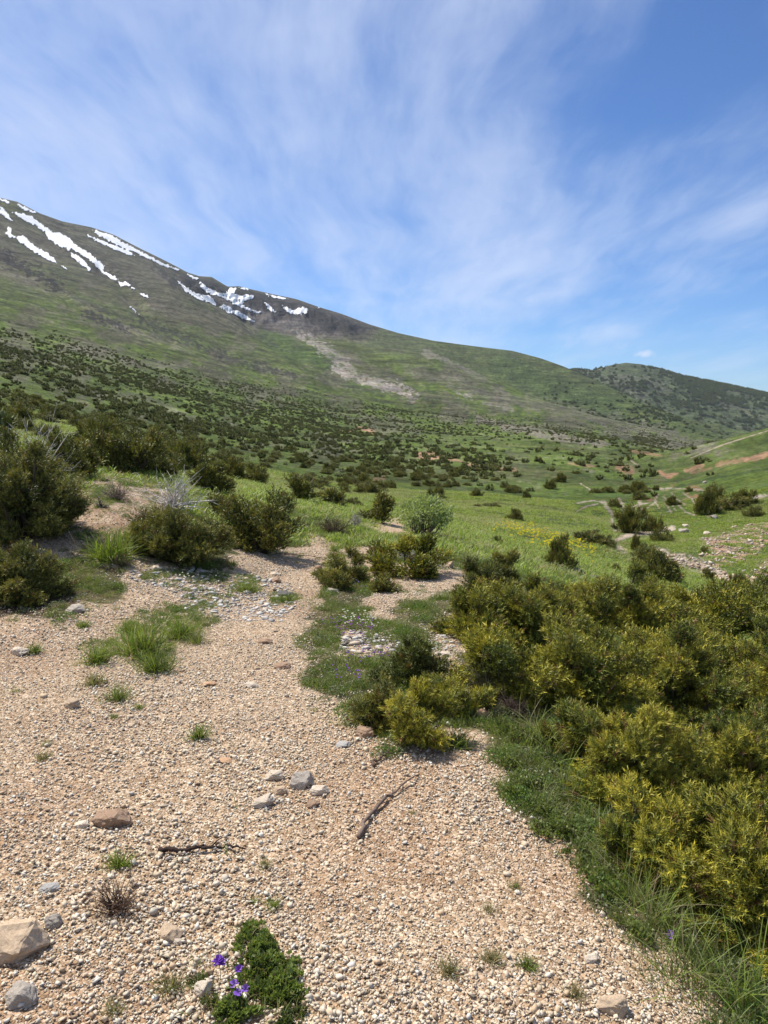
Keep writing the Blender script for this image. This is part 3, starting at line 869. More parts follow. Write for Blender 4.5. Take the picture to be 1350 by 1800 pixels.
G1 = 'yellow green junipers massed on the right of the path'
RIGHT = [
 (868, 1112, 110, 130, 'd', 'tall dark juniper with an upright spike at the left end of the right-hand thicket', .5, .30),
 (835, 1130, 120, 95, 'y', 'small green juniper at the foot of the spiky dark one beside the gravel', 0, 0),
 (940, 1150, 190, 125, 'y', 'yellow green juniper just right of the spiky dark one', .1, 0),
 (1085, 1120, 220, 96, 'y', 'yellow green juniper at the top middle of the thicket, the valley stream behind it', .15, 0),
 (1225, 1115, 220, 92, 'y', 'yellow green juniper on the thicket crest below the tan stony slope', .15, 0),
 (1370, 1150, 220, 120, 'y', 'yellow green juniper cut by the right picture edge at the thicket crest', .1, 0),
 (885, 1235, 160, 115, 'y', 'low yellow green juniper where the thicket meets the grassy path edge', 0, 0),
 (1010, 1265, 220, 160, 'y', 'broad yellow green juniper above the violet flowers at the path edge', 0, 0),
 (1170, 1260, 230, 150, 'y', 'broad yellow green juniper in the middle of the thicket beside the dark hollow', .1, 0),
 (1335, 1275, 230, 170, 'y', 'shaded juniper at the right edge behind the dark hollow', .1, 0),
 (1085, 1425, 220, 150, 'y', 'bright needled juniper spreading over the grass right of the gravel', 0, 0),
 (1265, 1445, 260, 165, 'y', 'nearest broad juniper with crisp star-like needles at the right', 0, 0),
 (1010, 1340, 120, 80, 'd', 'small green juniper between the flowers and the bright needled one', 0, 0),
 (1165, 1580, 200, 150, 'y', 'low juniper spray hanging over the long grass at lower right', 0, 0),
 (1325, 1690, 250, 230, 'y', 'nearest juniper in the lower right corner above the long grass', 0, 0)]
sd_ = 100
for px, py, wp, hp, pal, lab, spk, low in RIGHT:
    sd_ += 1
    near_juniper(px, py, wp * 1.12, hp, pal, lab, sd_, G1, dens=1.0, spiky=spk, lobe=.22)
near_juniper(884, 1075, 46, 118, 'd', 'slim dark juniper spire rising above the thicket at its left end', 140, G1, spiky=.6, upright=1.4, depth=.9)
G2 = 'dark junipers along the left bank'
LEFT = [
 (40, 1064, 150, 98, 'd', 'rounded dense juniper at the left edge where the gravel begins', 1.0, 0),
 (55, 965, 190, 165, 'd', 'big ragged juniper at the left edge with tall feathery tips', .9, .35),
 (20, 850, 150, 92, 'd', 'juniper rising behind the big ragged one with bare silver twigs beside it', .9, .2),
 (120, 838, 110, 70, 'd', 'juniper in the row behind the stony bank, left of the dark tall one', .9, .2),
 (222, 832, 130, 78, 'd', 'dark tall juniper in the row behind the stony bank', .9, .25),
 (285, 838, 60, 52, 'd', 'small juniper at the right end of the row behind the stony bank', .9, .1),
 (312, 998, 172, 84, 'd', 'broad low juniper between the rubble and the dead silver brush', .8, .05),
 (456, 976, 148, 106, 'd', 'big round juniper left of the narrow path', .95, .15),
 (385, 918, 60, 42, 'd', 'small juniper tucked behind the left shoulder of the big round one', .9, 0),
 (370, 868, 74, 52, 'd', 'juniper on the green meadow above the dead silver brush', .9, .2),
 (528, 882, 54, 44, 'd', 'little flat-topped juniper tree standing on the meadow', .9, 0),
 (586, 890, 42, 28, 'd', 'low dark juniper right of the flat-topped little tree', .9, 0),
 (665, 920, 44, 55, 'd', 'twisted dark juniper stub leaning over the sandy patch', .9, .4),
 (608, 1028, 66, 62, 'd', 'upright small juniper between the two gravel branches', .9, .3),
 (590, 1038, 44, 30, 'd', 'low juniper at the foot of the upright small one', .9, 0),
 (722, 1016, 136, 70, 'y', 'spreading juniper with bare grey branches showing in its middle', .7, 0),
 (674, 1042, 42, 26, 'd', 'tiny dark shrub on the gravel below the spreading juniper', .9, 0),
 (738, 1318, 112, 100, 'y', 'bright yellow green juniper at the front tip of the plant island', .9, 0),
 (664, 1285, 70, 80, 'd', 'dark little juniper left of the bright one at the tip of the plant island', .9, 0),
 (805, 1262, 90, 60, 'y', 'low juniper right of the bright one at the tip of the plant island', .8, 0),
 (722, 1212, 112, 72, (( .05, .075, .022), (.10, .12, .035)), 'grey green twiggy bush in the middle of the plant island', .9, 0)]
for px, py, wp, hp, pal, lab, dep_, spk in LEFT:
    sd_ += 1
    near_juniper(px, py, wp, hp, pal, lab, sd_, G2 if px < 340 else None, depth=dep_, spiky=spk, lobe=.25 if wp > 100 else .30)

# ------------------------------------------------------------------ junipers of the middle distance
def shrub_mesh(seed, W, H, nl, ns, L, tpl, A, B, spk=.2):
    s, _ = juniper(seed, W, W, H, nl, ns, L, tpl, A, B, .24, .6, spk)
    return s.mesh('juniper_shrub', m_needle)
MIDM = [shrub_mesh(300 + k, 1.7 + .25 * (k % 3), [1.0, 1.25, .8, 1.5, .9, 1.1][k], 40, 54, .18, SH_LOW, DG_A, DG_B, [.1, .2, 0, .35, .05, .15][k]) for k in range(6)]
FARM = [shrub_mesh(320 + k, 1.8, [.9, 1.2, 1.0, 1.4][k], 14, 12, .5, SH_TINY, C(.060, .082, .028) * (.8 + .2 * k), C(.115, .135, .045) * (.8 + .22 * k)) for k in range(4)]
TREEM = [shrub_mesh(340 + k, 6.0, 5.0, 16, 16, 1.7, SH_TINY, C(.055, .095, .030), C(.12, .17, .06), 0) for k in range(3)]
# explicit shrubs one can find in the photo: px, foot py, width px, height px, label
FIND = [(1115, 938, 46, 46, 'round dark juniper beside the forked trail in the valley'), (1152, 934, 34, 26, 'smaller dark juniper right of the round one beside the forked trail'),
 (1165, 953, 36, 22, 'low juniper just below the trail end in the valley'), (1118, 970, 18, 30, 'narrow little juniper standing on the stream bank'),
 (1136, 992, 40, 34, 'juniper over the stream bed behind the right-hand thicket'), (1165, 1022, 66, 52, 'largest juniper at the stream bed behind the thicket'),
 (1246, 905, 36, 44, 'tall juniper on the right slope above the pale boulders'), (1258, 880, 26, 28, 'juniper just above the tall one on the right slope'),
 (1290, 895, 46, 22, 'wide low juniper on the right slope beside the tall one'), (1315, 888, 34, 26, 'juniper right of the wide low one on the right slope'),
 (1330, 908, 34, 18, 'low juniper near the right edge above the stony slope'), (1124, 865, 22, 18, 'round juniper standing alone on the valley meadow'),
 (1084, 893, 18, 16, 'small juniper at the head of the forked trail'), (1185, 888, 20, 16, 'small juniper on the eroded bank right of the trails'),
 (1155, 862, 10, 9, 'tiny dot of a juniper on the meadow by the bare bank'), (985, 1003, 40, 60, 'dark juniper with a leaning top behind the thicket'),
 (975, 1000, 30, 30, 'low dark shrub left of the leaning one behind the thicket'), (1035, 955, 52, 22, 'flat spreading juniper on the slope above the thicket'),
 (1062, 962, 34, 20, 'flat juniper next to the spreading one above the thicket'), (1080, 1003, 22, 12, 'low shrub in the hollow above the thicket'),
 (908, 915, 24, 20, 'dark juniper on the meadow left of the yellow flowers'), (875, 955, 14, 14, 'small dark shrub below the yellow flowers'),
 (925, 876, 12, 14, 'small upright juniper on the green meadow'), (864, 892, 36, 8, 'long flat juniper mat on the green meadow'),
 (840, 892, 12, 7, 'tiny flat shrub left of the juniper mat on the meadow'), (768, 875, 28, 18, 'juniper behind the pale leafy bush'),
 (839, 873, 18, 14, 'juniper on the meadow right of the pale leafy bush'), (968, 860, 18, 16, 'juniper in the middle of the valley meadow'),
 (988, 848, 22, 16, 'paired junipers clump on the valley meadow'), (1246, 1020, 18, 20, 'small juniper on the slope right of the stream bed'),
 (1300, 1030, 30, 22, 'juniper under the stony slope near the right edge'), (1320, 1036, 26, 16, 'low shrub under the stony slope near the right edge'),
 (1238, 972, 12, 12, 'tiny shrub at the left foot of the stony slope')]
n_ = [0]
ext_ = {}
def put_shrub(x, y, w, h, label, me_i, group='junipers scattered over the valley and the slopes', meshes=None):
    me = (meshes or MIDM)[me_i]
    if me.name not in ext_:
        co = np.zeros(len(me.vertices) * 3, np.float32); me.vertices.foreach_get('co', co); co = co.reshape(-1, 3)
        ext_[me.name] = (float(np.percentile(co[:, 0], 97) - np.percentile(co[:, 0], 3)), float(np.percentile(co[:, 2], 97)))
    o = link('juniper_shrub', me, loc=(x, y, float(ground(x, y)) - .04), label=label, category='juniper', group=group)
    bw, bh = ext_[me.name]
    o.scale = (w / bw, w / bw, h / bh)
    o.rotation_euler = (0, 0, random.uniform(0, 6.28))
    n_[0] += 1
    return o
random.seed(5)
for px, py, wp, hp, lab in FIND:
    x, y, z, r = place_px(px, py)
    dep = y * CP - (z - CAMZ) * SP
    put_shrub(x, y + wp / F * dep * .3, wp / F * dep * 1.0, hp / F * dep * .95, lab, random.randrange(6))
# density of the rest, per square metre, read off the slopes
def dens(px, py, r, x, y):
    lim = lin([(-300, 520), (0, 558), (200, 600), (400, 650), (600, 690), (800, 715), (1000, 735), (1350, 760)], px)
    clump = sstep(-.25, .55, fbm(x / 14, y / 14, 171, 4) * .7 + fbm(x / 60, y / 60, 172, 3) * .7)
    fine = sstep(-.1, .5, fbm(px / 22, py / 11, 173, 3))
    d = .20 * (clump * .8 + .12) * sstep(0, 60, py - lim)
    rocky = sstep(20, 0, np.abs(py - lin([(900, 765), (1050, 772), (1250, 788)], px)) - 4) * sstep(850, 1050, px) * sstep(1290, 1240, px)
    meadow = sstep(560, 760, px) * sstep(745, 770, py)
    d = d * (1 - .86 * meadow) + .06 * rocky * fine * (r > 200)
    ld = [(-600, 690), (0, 688), (150, 715), (320, 745), (500, 778), (650, 800), (700, 835), (640, 850), (520, 850), (420, 850), (340, 870), (-600, 900)]
    m = sstep(12, -12, poly_sd(px, py, ld))
    d = np.maximum(d, m * (.13 * sstep(500, 150, px) + .060) * (clump * .5 + .5) * (r < 420))
    mid = sstep(30, 0, seg_dist(px, py, [(380, 760), (560, 790), (760, 820), (860, 825)]) - 20)
    d = np.maximum(d, mid * .19 * (clump * .7 + .3))
    d = d * np.where((px > 1150) & (r < 235), .25, 1)
    d = np.where((r < 75) & (px > 690), d * .15, d)
    d = np.where((r < 60) & (px > 390), d * .30, d)
    return d
NC = 600000
aa = rng.uniform(R(-30), R(30), NC)
r0_, r1__ = 24.0, 1150.0
ra = np.sqrt(rng.uniform(r0_ ** 2, r1__ ** 2, NC))
ca = (R(60) / 2) * (r1__ ** 2 - r0_ ** 2) / NC               # area per candidate
# candidates are denser close by
NC2 = 90000
aa2 = rng.uniform(R(-30), R(30), NC2); ra2 = np.sqrt(rng.uniform(r0_ ** 2, 260.0 ** 2, NC2)); ca2 = (R(60) / 2) * (260.0 ** 2 - r0_ ** 2) / NC2
keepfar = ra > 260
aa = np.concatenate([aa[keepfar], aa2]); ra = np.concatenate([ra[keepfar], ra2]); cA = np.concatenate([np.full(keepfar.sum(), ca), np.full(NC2, ca2)])
xs, ys = np.sin(aa) * ra, np.cos(aa) * ra
zs = ground(xs, ys)
pxx, pyy = project(xs, ys, zs)
dd = dens(pxx, pyy, ra, xs, ys) * cA
sel = rng.uniform(0, 1, len(dd)) < dd
xs, ys, zs, ra, pxx, pyy = xs[sel], ys[sel], zs[sel], ra[sel], pxx[sel], pyy[sel]
# visible from the path: keep the tallest-looking ones as things
def visible(x, y, z, top):
    a = np.arctan2(x, y); r = np.hypot(x, y)
    ia = np.clip(np.interp(a, AZ, np.arange(NA)).round().astype(int), 0, NA - 1)
    ir = np.clip(np.searchsorted(RR[3:], r * .97) - 1, 0, NR - 4)
    return (z + top - CAMZ) / r > TMAX[ia, ir]
vis = visible(xs, ys, zs, .9) & (pxx > -5) & (pxx < 1355)
print('shrubs', len(xs), 'visible', vis.sum())
size = rng.uniform(.55, 1.5, len(xs)) ** 1.15
size = size * np.where(ra > 150, .56, .56) * np.where((ra < 75) & (pxx < 420), 1.15, 1)
order = np.argsort(np.where(vis, ra / size, 1e9))
things = order[:max(0, 298 - n_[0])]
for i in things:
    left = pxx[i] < 420
    near_ = ra[i] < 60
    mid_ = ra[i] < 110
    lab = ('dark juniper in the dense scrub at the foot of the left slope' if left and near_ else
           'juniper in the scrub belt on the left slope' if left and mid_ else
           'small dark juniper dotted on the bright green left slope' if left else
           'dark juniper on the near meadow beyond the path' if near_ else
           'dark juniper in the shrub belt across the valley meadow' if mid_ else
           'small dark juniper dotted on the far valley meadow')
    W = 1.75 * size[i]; H = rng.uniform(.6, 1.2) * size[i]
    put_shrub(xs[i], ys[i], W, H, lab, int(rng.integers(0, 6)))
rest = np.ones(len(xs), bool); rest[things] = False

def instancer(name, pts, rz, scl, idx, meshes, **props):
    """many copies of a few meshes as ONE object"""
    coll = bpy.data.collections.new(name + '_kinds')
    for k, me in enumerate(meshes):
        coll.objects.link(bpy.data.objects.new('%s_kind_%02d' % (name, k), me))
    me = bpy.data.meshes.new(name)
    me.vertices.add(len(pts)); me.vertices.foreach_set('co', np.asarray(pts, np.float32).ravel())
    for nm, ty, dat, key in (('rot', 'FLOAT_VECTOR', rz, 'vector'), ('scl', 'FLOAT_VECTOR', scl, 'vector'), ('idx', 'INT', idx, 'value')):
        a = me.attributes.new(nm, ty, 'POINT'); a.data.foreach_set(key, np.asarray(dat, np.int32 if ty == 'INT' else np.float32).ravel())
    me.update()
    o = link(name, me, **props)
    ng = bpy.data.node_groups.new(name + '_nodes', 'GeometryNodeTree')
    ng.interface.new_socket('Geometry', in_out='INPUT', socket_type='NodeSocketGeometry')
    ng.interface.new_socket('Geometry', in_out='OUTPUT', socket_type='NodeSocketGeometry')
    gi = ng.nodes.new('NodeGroupInput'); go = ng.nodes.new('NodeGroupOutput')
    ip = ng.nodes.new('GeometryNodeInstanceOnPoints'); ci = ng.nodes.new('GeometryNodeCollectionInfo')
    ci.inputs['Collection'].default_value = coll; ci.inputs['Separate Children'].default_value = True; ci.inputs['Reset Children'].default_value = True
    def na(nm, ty):
        q = ng.nodes.new('GeometryNodeInputNamedAttribute'); q.data_type = ty; q.inputs['Name'].default_value = nm
        return q.outputs['Attribute']
    L_ = ng.links.new
    L_(gi.outputs[0], ip.inputs['Points']); L_(ci.outputs[0], ip.inputs['Instance'])
    ip.inputs['Pick Instance'].default_value = True
    L_(na('idx', 'INT'), ip.inputs['Instance Index']); L_(na('scl', 'FLOAT_VECTOR'), ip.inputs['Scale'])
    er_ = ng.nodes.new('FunctionNodeEulerToRotation'); L_(na('rot', 'FLOAT_VECTOR'), er_.inputs[0]); L_(er_.outputs[0], ip.inputs['Rotation'])
    L_(ip.outputs[0], go.inputs[0])
    md = o.modifiers.new('scatter', 'NODES'); md.node_group = ng
    return o
def zrot(n): return np.stack([np.zeros(n), np.zeros(n), rng.uniform(0, 6.28, n)], 1)
k = np.nonzero(rest)[0]; n = len(k)
hs = rng.uniform(.7, 1.25, n)
instancer('juniper_scrub', np.stack([xs[k], ys[k], zs[k] - .05], 1), zrot(n), np.stack([size[k], size[k], size[k] * hs], 1), rng.integers(0, 4, n), FARM,
          kind='stuff', label='countless small dark junipers dotting the lower mountain side')
# woods on the far hill and the back ridge
NT_ = 90000
aa = rng.uniform(R(-5), R(31), NT_); ra = np.sqrt(rng.uniform(1500.0 ** 2, 3800.0 ** 2, NT_))
xs, ys = np.sin(aa) * ra, np.cos(aa) * ra; zs = ground(xs, ys); pxx, pyy = project(xs, ys, zs)
wd = sstep(-.1, .5, fbm(xs / 170, ys / 170, 181, 4)) 
far_ = (ra > 3000) * (.012 * wd + .0012) * sstep(640, 668, pyy)
back = (ra < 3000) * sstep(880, 1100, pxx) * sstep(650, 720, pyy) * (.006 * wd + .0006)
sel = rng.uniform(0, 1, NT_) < (far_ + back) * (R(36) / 2 * (3800.0 ** 2 - 1500.0 ** 2) / NT_)
n = int(sel.sum()); print('wood', n)
sz = rng.uniform(.6, 1.6, n) * np.where(ra[sel] > 3000, 1.7, .9)
instancer('woodland', np.stack([xs[sel], ys[sel], zs[sel] - .3], 1), zrot(n), np.stack([sz, sz, sz * .8], 1), rng.integers(0, 3, n), TREEM,
          kind='stuff', label='scattered green woods on the far hill')

# ------------------------------------------------------------------ snow lying on the summit slopes
m_snow, n, out = material('old_snow')
g = n.node('ShaderNodeNewGeometry').outputs['Position']
sn = n.noise(g, .05, 5, .6)
principled(n, out, n.ramp(sn, [(.3, (.58, .58, .58)), (.6, (.78, .79, .80))]), .8, bump(n, sn, .5, 3.0), .2)
SNOW = [
 ([(-8, 348), (0, 350), (8, 352), (16, 356), (14, 358), (0, 353)], 'thin snow strip on the summit at the left picture edge'),
 ([(30, 359), (40, 363), (52, 368), (63, 374), (58, 375), (44, 370), (34, 364)], 'short thin snow strip just below the summit line at left'),
 ([(0, 364), (8, 368), (14, 378), (22, 388), (18, 390), (8, 382), (0, 375)], 'snow strip beside the left picture edge under the summit'),
 ([(22, 374), (42, 376), (55, 380), (64, 388), (74, 396), (92, 409), (108, 411), (122, 421), (138, 435), (152, 442), (162, 450), (172, 458), (182, 468), (182, 477), (196, 484), (208, 491), (202, 496), (190, 487), (177, 478), (166, 466), (158, 459), (140, 447), (126, 439), (112, 437), (98, 430), (82, 418), (80, 410), (64, 398), (48, 391), (36, 383)], 'longest snow tongue running down the left mountain side'),
 ([(120, 440), (132, 448), (148, 460), (160, 474), (157, 477), (144, 466), (130, 455)], 'slim snow finger beside the lower half of the longest tongue'),
 ([(14, 400), (22, 404), (20, 412), (26, 416), (40, 416), (52, 426), (64, 436), (80, 444), (96, 456), (100, 464), (92, 461), (78, 454), (60, 444), (44, 432), (28, 420), (18, 418), (10, 411)], 'second snow tongue at left below the longest one'),
 ([(109, 469), (116, 470), (117, 474), (111, 473)], 'small snow spot right of the second tongue'),
 ([(209, 497), (220, 497), (230, 503), (226, 504), (212, 503)], 'small snow spot at the foot of the longest tongue'),
 ([(232, 506), (239, 508), (236, 510)], 'tiny snow spot under the foot of the longest tongue'),
 ([(246, 517), (254, 518), (261, 524), (253, 522)], 'lone oval snow spot on the slope left of the crags'),
 ([(228, 541), (234, 544), (244, 553), (236, 547)], 'lowest tiny snow spot in the gully'),
 ([(163, 405), (172, 406), (196, 415), (212, 424), (232, 435), (256, 448), (280, 459), (302, 470), (316, 475), (310, 476), (290, 469), (262, 456), (240, 446), (222, 440), (206, 432), (190, 424), (172, 414)], 'long snow edge along the skyline ridge'),
 ([(152, 413), (166, 418), (190, 428), (214, 436), (230, 443), (240, 452), (226, 449), (204, 440), (186, 432), (168, 424)], 'broken snow band under the skyline snow edge'),
 ([(312, 494), (322, 502), (336, 512), (352, 519), (366, 519), (376, 529), (380, 538), (366, 532), (346, 525), (328, 514)], 'snow tongue at the left foot of the crags'),
 ([(350, 496), (358, 502), (370, 508), (392, 518), (398, 514), (406, 506), (416, 507), (412, 518), (424, 520), (446, 518), (446, 523), (430, 530), (424, 536), (444, 545), (458, 549), (456, 551), (438, 547), (424, 541), (410, 535), (400, 527), (384, 522), (364, 515), (352, 504)], 'branching snow field in the bowl between the crags'),
 ([(392, 536), (404, 540), (412, 546), (428, 552), (440, 562), (448, 566), (434, 563), (416, 556), (400, 549), (388, 541)], 'snow tongue below the branching snow field'),
 ([(466, 533), (472, 536), (478, 543), (484, 549), (478, 548), (470, 543)], 'small snow chute on the dark crag'),
 ([(496, 538), (506, 542), (514, 547), (524, 542), (540, 540), (540, 550), (528, 554), (516, 553), (506, 550), (500, 544)], 'winged snow patch right of the dark crag'),
 ([(330, 483), (340, 487), (350, 490), (346, 492), (334, 487)], 'small snow cap on the skyline above the left crag'),
 ([(420, 506), (434, 507), (436, 510), (424, 508)], 'thin snow rim on the skyline over the bowl'),
 ([(463, 515), (480, 520), (492, 523), (508, 526), (500, 526), (484, 524), (470, 519)], 'thin snow rim along the skyline over the dark crag'),
 ([(556, 538), (564, 542), (562, 543)], 'tiny snow dot on the skyline right of the crags')]
def drape(name, poly, step, lift, mat, soft=0.0, wob=1.2, nf=5.0, cols=None, rmin=None, **props):
    p = np.array(poly, float)
    gx, gy = np.meshgrid(np.arange(p[:, 0].min() - 2, p[:, 0].max() + 2, step), np.arange(p[:, 1].min() - 2, p[:, 1].max() + 2, step), indexing='ij')
    hx, hy, hz, hr = hit(gx.ravel(), gy.ravel())
    d = poly_sd(gx.ravel(), gy.ravel(), poly) + wob * fbm(gx.ravel() / nf, gy.ravel() / nf, 191, 3)
    ok = (d < soft) & np.isfinite(hx)
    if rmin: ok &= hr > rmin
    ok = ok.reshape(gx.shape); hrg = hr.reshape(gx.shape)
    a = ok[:-1, :-1] & ok[1:, :-1] & ok[1:, 1:] & ok[:-1, 1:]
    mx = np.maximum.reduce([hrg[:-1, :-1], hrg[1:, :-1], hrg[1:, 1:], hrg[:-1, 1:]]); mn = np.minimum.reduce([hrg[:-1, :-1], hrg[1:, :-1], hrg[1:, 1:], hrg[:-1, 1:]])
    a &= (mx / mn) < 1.10
    if not a.any(): return None
    ii, jj = np.nonzero(a); m = gx.shape[1]
    q = np.stack([ii * m + jj, ii * m + jj + 1, (ii + 1) * m + jj + 1, (ii + 1) * m + jj], 1)
    used, inv = np.unique(q.ravel(), return_inverse=True)
    v = np.stack([hx[used], hy[used], hz[used] + lift], 1)
    # a real thickness: skirt by solidify
    me = new_mesh(name, v - v.mean(0), inv, np.full(len(q), 4), mat, None, True)
    o = link(name, me, loc=v.mean(0), **props)
    sm = o.modifiers.new('depth', 'SOLIDIFY'); sm.thickness = lift * 1.5; sm.offset = 0
    return o
for poly, lab in SNOW:
    drape('snow_patch', poly, .55, .7, m_snow, .3, 3.0, 3.6, None, 900, label=lab, category='snow patch', group='snow patches on the mountain')

# ------------------------------------------------------------------ gravel chips
def gsample(x, y, grid=None):
    grid = gravel if grid is None else grid
    a = np.interp(np.arctan2(x, y), AZ, np.arange(NA)).round().astype(int); r = np.interp(np.hypot(x, y), RR, np.arange(NR)).round().astype(int)
    return grid[a, r]
def polar(n, a0, a1, ra_, rb, power=1.0):
    """points in a sector; power 1 = uniform by area, 0 = uniform by radius"""
    a = rng.uniform(a0, a1, n); u = rng.uniform(0, 1, n); k = power + 1
    r = (ra_ ** k + u * (rb ** k - ra_ ** k)) ** (1 / k)
    return np.sin(a) * r, np.cos(a) * r, r
PEB = [t_stone(400 + k, [.34, .46, .55, .26][k % 4], -(k % 3)) for k in range(14)]
PAL = np.array([(.54, .44, .31), (.57, .49, .375), (.58, .525, .43), (.60, .56, .49), (.49, .365, .24), (.38, .275, .18), (.54, .45, .335), (.57, .485, .36)])
def pebbles(name, x, y, size, pal, tpl, w=None, tilt=.5, sink=.2, **props):
    n = len(x); z = ground(x, y)
    ci_ = rng.choice(len(pal), n, p=w)
    c_ = pal[ci_] * rng.uniform(.82, 1.15, (n, 1))
    e = euler(rng.normal(0, tilt, n), rng.normal(0, tilt, n), rng.uniform(0, 6.28, n))
    s = Soup(); k = rng.integers(0, len(tpl), n)
    pos = np.stack([x, y, z + size * sink], 1)
    sc_ = size[:, None] * rng.uniform(.75, 1.25, (n, 3))
    for t in range(len(tpl)):
        q = k == t
        s.add(tpl[t], pos[q], e[q], sc_[q], c_[q])
    return link(name, s.mesh(name, m_pebble), **props)
x, y, r = polar(420000, R(-33), R(30), 1.25, 17, .0)
keep = rng.uniform(0, 1, len(x)) < np.maximum(gsample(x, y) ** 1.3, .30 * (x < .9) * (r < 12) + .5 * sstep(1.6, .2, gsample(x, y, gsd / edge_px))) * (.42 + .58 * sstep(-.35, .15, fbm(x / .55, y / .55, 206, 4)))
x, y, r = x[keep], y[keep], r[keep]
size = np.exp(rng.normal(math.log(.0112), .48, len(x))).clip(.006, .036) * (1 + .03 * np.maximum(r - 3, 0)) * (1 + .45 * fbm(x / .8, y / .8, 207, 3))
pebbles('gravel', x, y, size, PAL, PEB, [.22, .18, .16, .12, .09, .05, .08, .10], kind='stuff', label='pale tan angular gravel chips')
print('pebbles', len(x))
# flat grey-white rubble
RUB = [[(235, 992), (420, 1000), (510, 1030), (522, 1060), (500, 1095), (400, 1098), (330, 1080), (300, 1040), (230, 1020)], [(612, 1105), (700, 1115), (720, 1150), (640, 1165), (600, 1140)], [(740, 1090), (800, 1110), (805, 1150), (760, 1160)]]
x, y, r = polar(42000, R(-22), R(8), 4.5, 10.5, 1.0)
px_, py_ = project(x, y, ground(x, y))
m = np.zeros(len(x), bool)
for p in RUB: m |= poly_sd(px_, py_, p) + 14 * fbm(x * 2, y * 2, 201, 3) < 0
m &= rng.uniform(0, 1, len(x)) < .26 + .34 * sstep(-.1, .5, fbm(x * 1.6, y * 1.6, 202, 3))
size = np.exp(rng.normal(math.log(.036), .5, m.sum())).clip(.018, .13)
pebbles('rubble', x[m], y[m], size, np.array([(.46, .43, .39), (.55, .53, .49), (.36, .34, .31), (.47, .39, .30)]), [t_stone(430 + k, .3, 4) for k in range(8)], [.35, .25, .2, .2], tilt=.25, sink=.1,
        kind='stuff', label='bed of flat grey white stones between the grass')
# loose bigger chips strewn over the open ground
x, y, r = polar(1300, R(-33), R(26), 1.4, 12, .6)
m = rng.uniform(0, 1, len(x)) < gsample(x, y) * .8
x, y = x[m], y[m]
pebbles('loose_stones', x, y, np.exp(rng.normal(math.log(.028), .4, len(x))).clip(.018, .07), PAL[[0, 1, 2, 4, 7]], [t_stone(450 + k, .45, 5) for k in range(8)], tilt=.3, sink=.12, kind='stuff', label='small loose stones strewn over the gravel')
# stony slope on the right of the valley and stones in the stream bed
x, y, r = polar(60000, R(14), R(32), 20, 75, 1.0)
px_, py_ = project(x, y, ground(x, y))
m1 = (gsample(x, y, er2 * ers2 + er3 * ers2) > .3) & (rng.uniform(0, 1, len(x)) < .34)
ds = seg_dist(px_, py_, [(1150, 978), (1172, 985), (1195, 985), (1230, 993), (1262, 1010), (1330, 1040)])
m2 = (ds < 9) & (rng.uniform(0, 1, len(x)) < .5)
m = m1 | m2
pebbles('scree', x[m], y[m], np.exp(rng.normal(math.log(.14), .5, m.sum())).clip(.06, .5), np.array([(.48, .38, .28), (.50, .43, .35), (.42, .30, .21), (.44, .40, .34)]), PEB, tilt=.3, sink=.15, kind='stuff', label='broken stones on the bare slope and stream bed')

# ------------------------------------------------------------------ single stones, each a thing
def rock_mesh(seed, pts=16, flat=.6, rough=.05, cuts=2):
    import bmesh
    V, Fc, _ = t_stone(seed, flat, pts - 8)
    bm = bmesh.new()
    vs = [bm.verts.new(v * 2) for v in V]
    for f in Fc: bm.faces.new([vs[i] for i in f])
    bmesh.ops.dissolve_limit(bm, angle_limit=R(14), verts=bm.verts, edges=bm.edges)
    bmesh.ops.bevel(bm, geom=list(bm.edges), offset=.05, segments=1, affect='EDGES')
    bmesh.ops.triangulate(bm, faces=bm.faces)
    for _ in range(cuts):
        long_ = [e for e in bm.edges if e.calc_length() > .12]
        bmesh.ops.subdivide_edges(bm, edges=long_, cuts=1)
        bmesh.ops.triangulate(bm, faces=bm.faces)
    bm.normal_update()
    co = np.array([v.co[:] for v in bm.verts])
    d = fbm(co[:, 0] * 5 + co[:, 2] * 3, co[:, 1] * 5 - co[:, 2] * 4, seed, 4)
    lay = np.sin(co[:, 2] * 26 + 2 * d) * .25
    for v, k in zip(bm.verts, d + lay): v.co += v.normal * float(k) * rough
    me = bpy.data.meshes.new('stone'); bm.to_mesh(me); bm.free()
    me.materials.append(m_rock)
    return me
TAN, PALE, BRN, GREY, SLATE, ORG, DK = (.45, .34, .23), (.56, .475, .37), (.31, .21, .14), (.38, .335, .28), (.36, .345, .32), (.46, .29, .17), (.12, .11, .105)
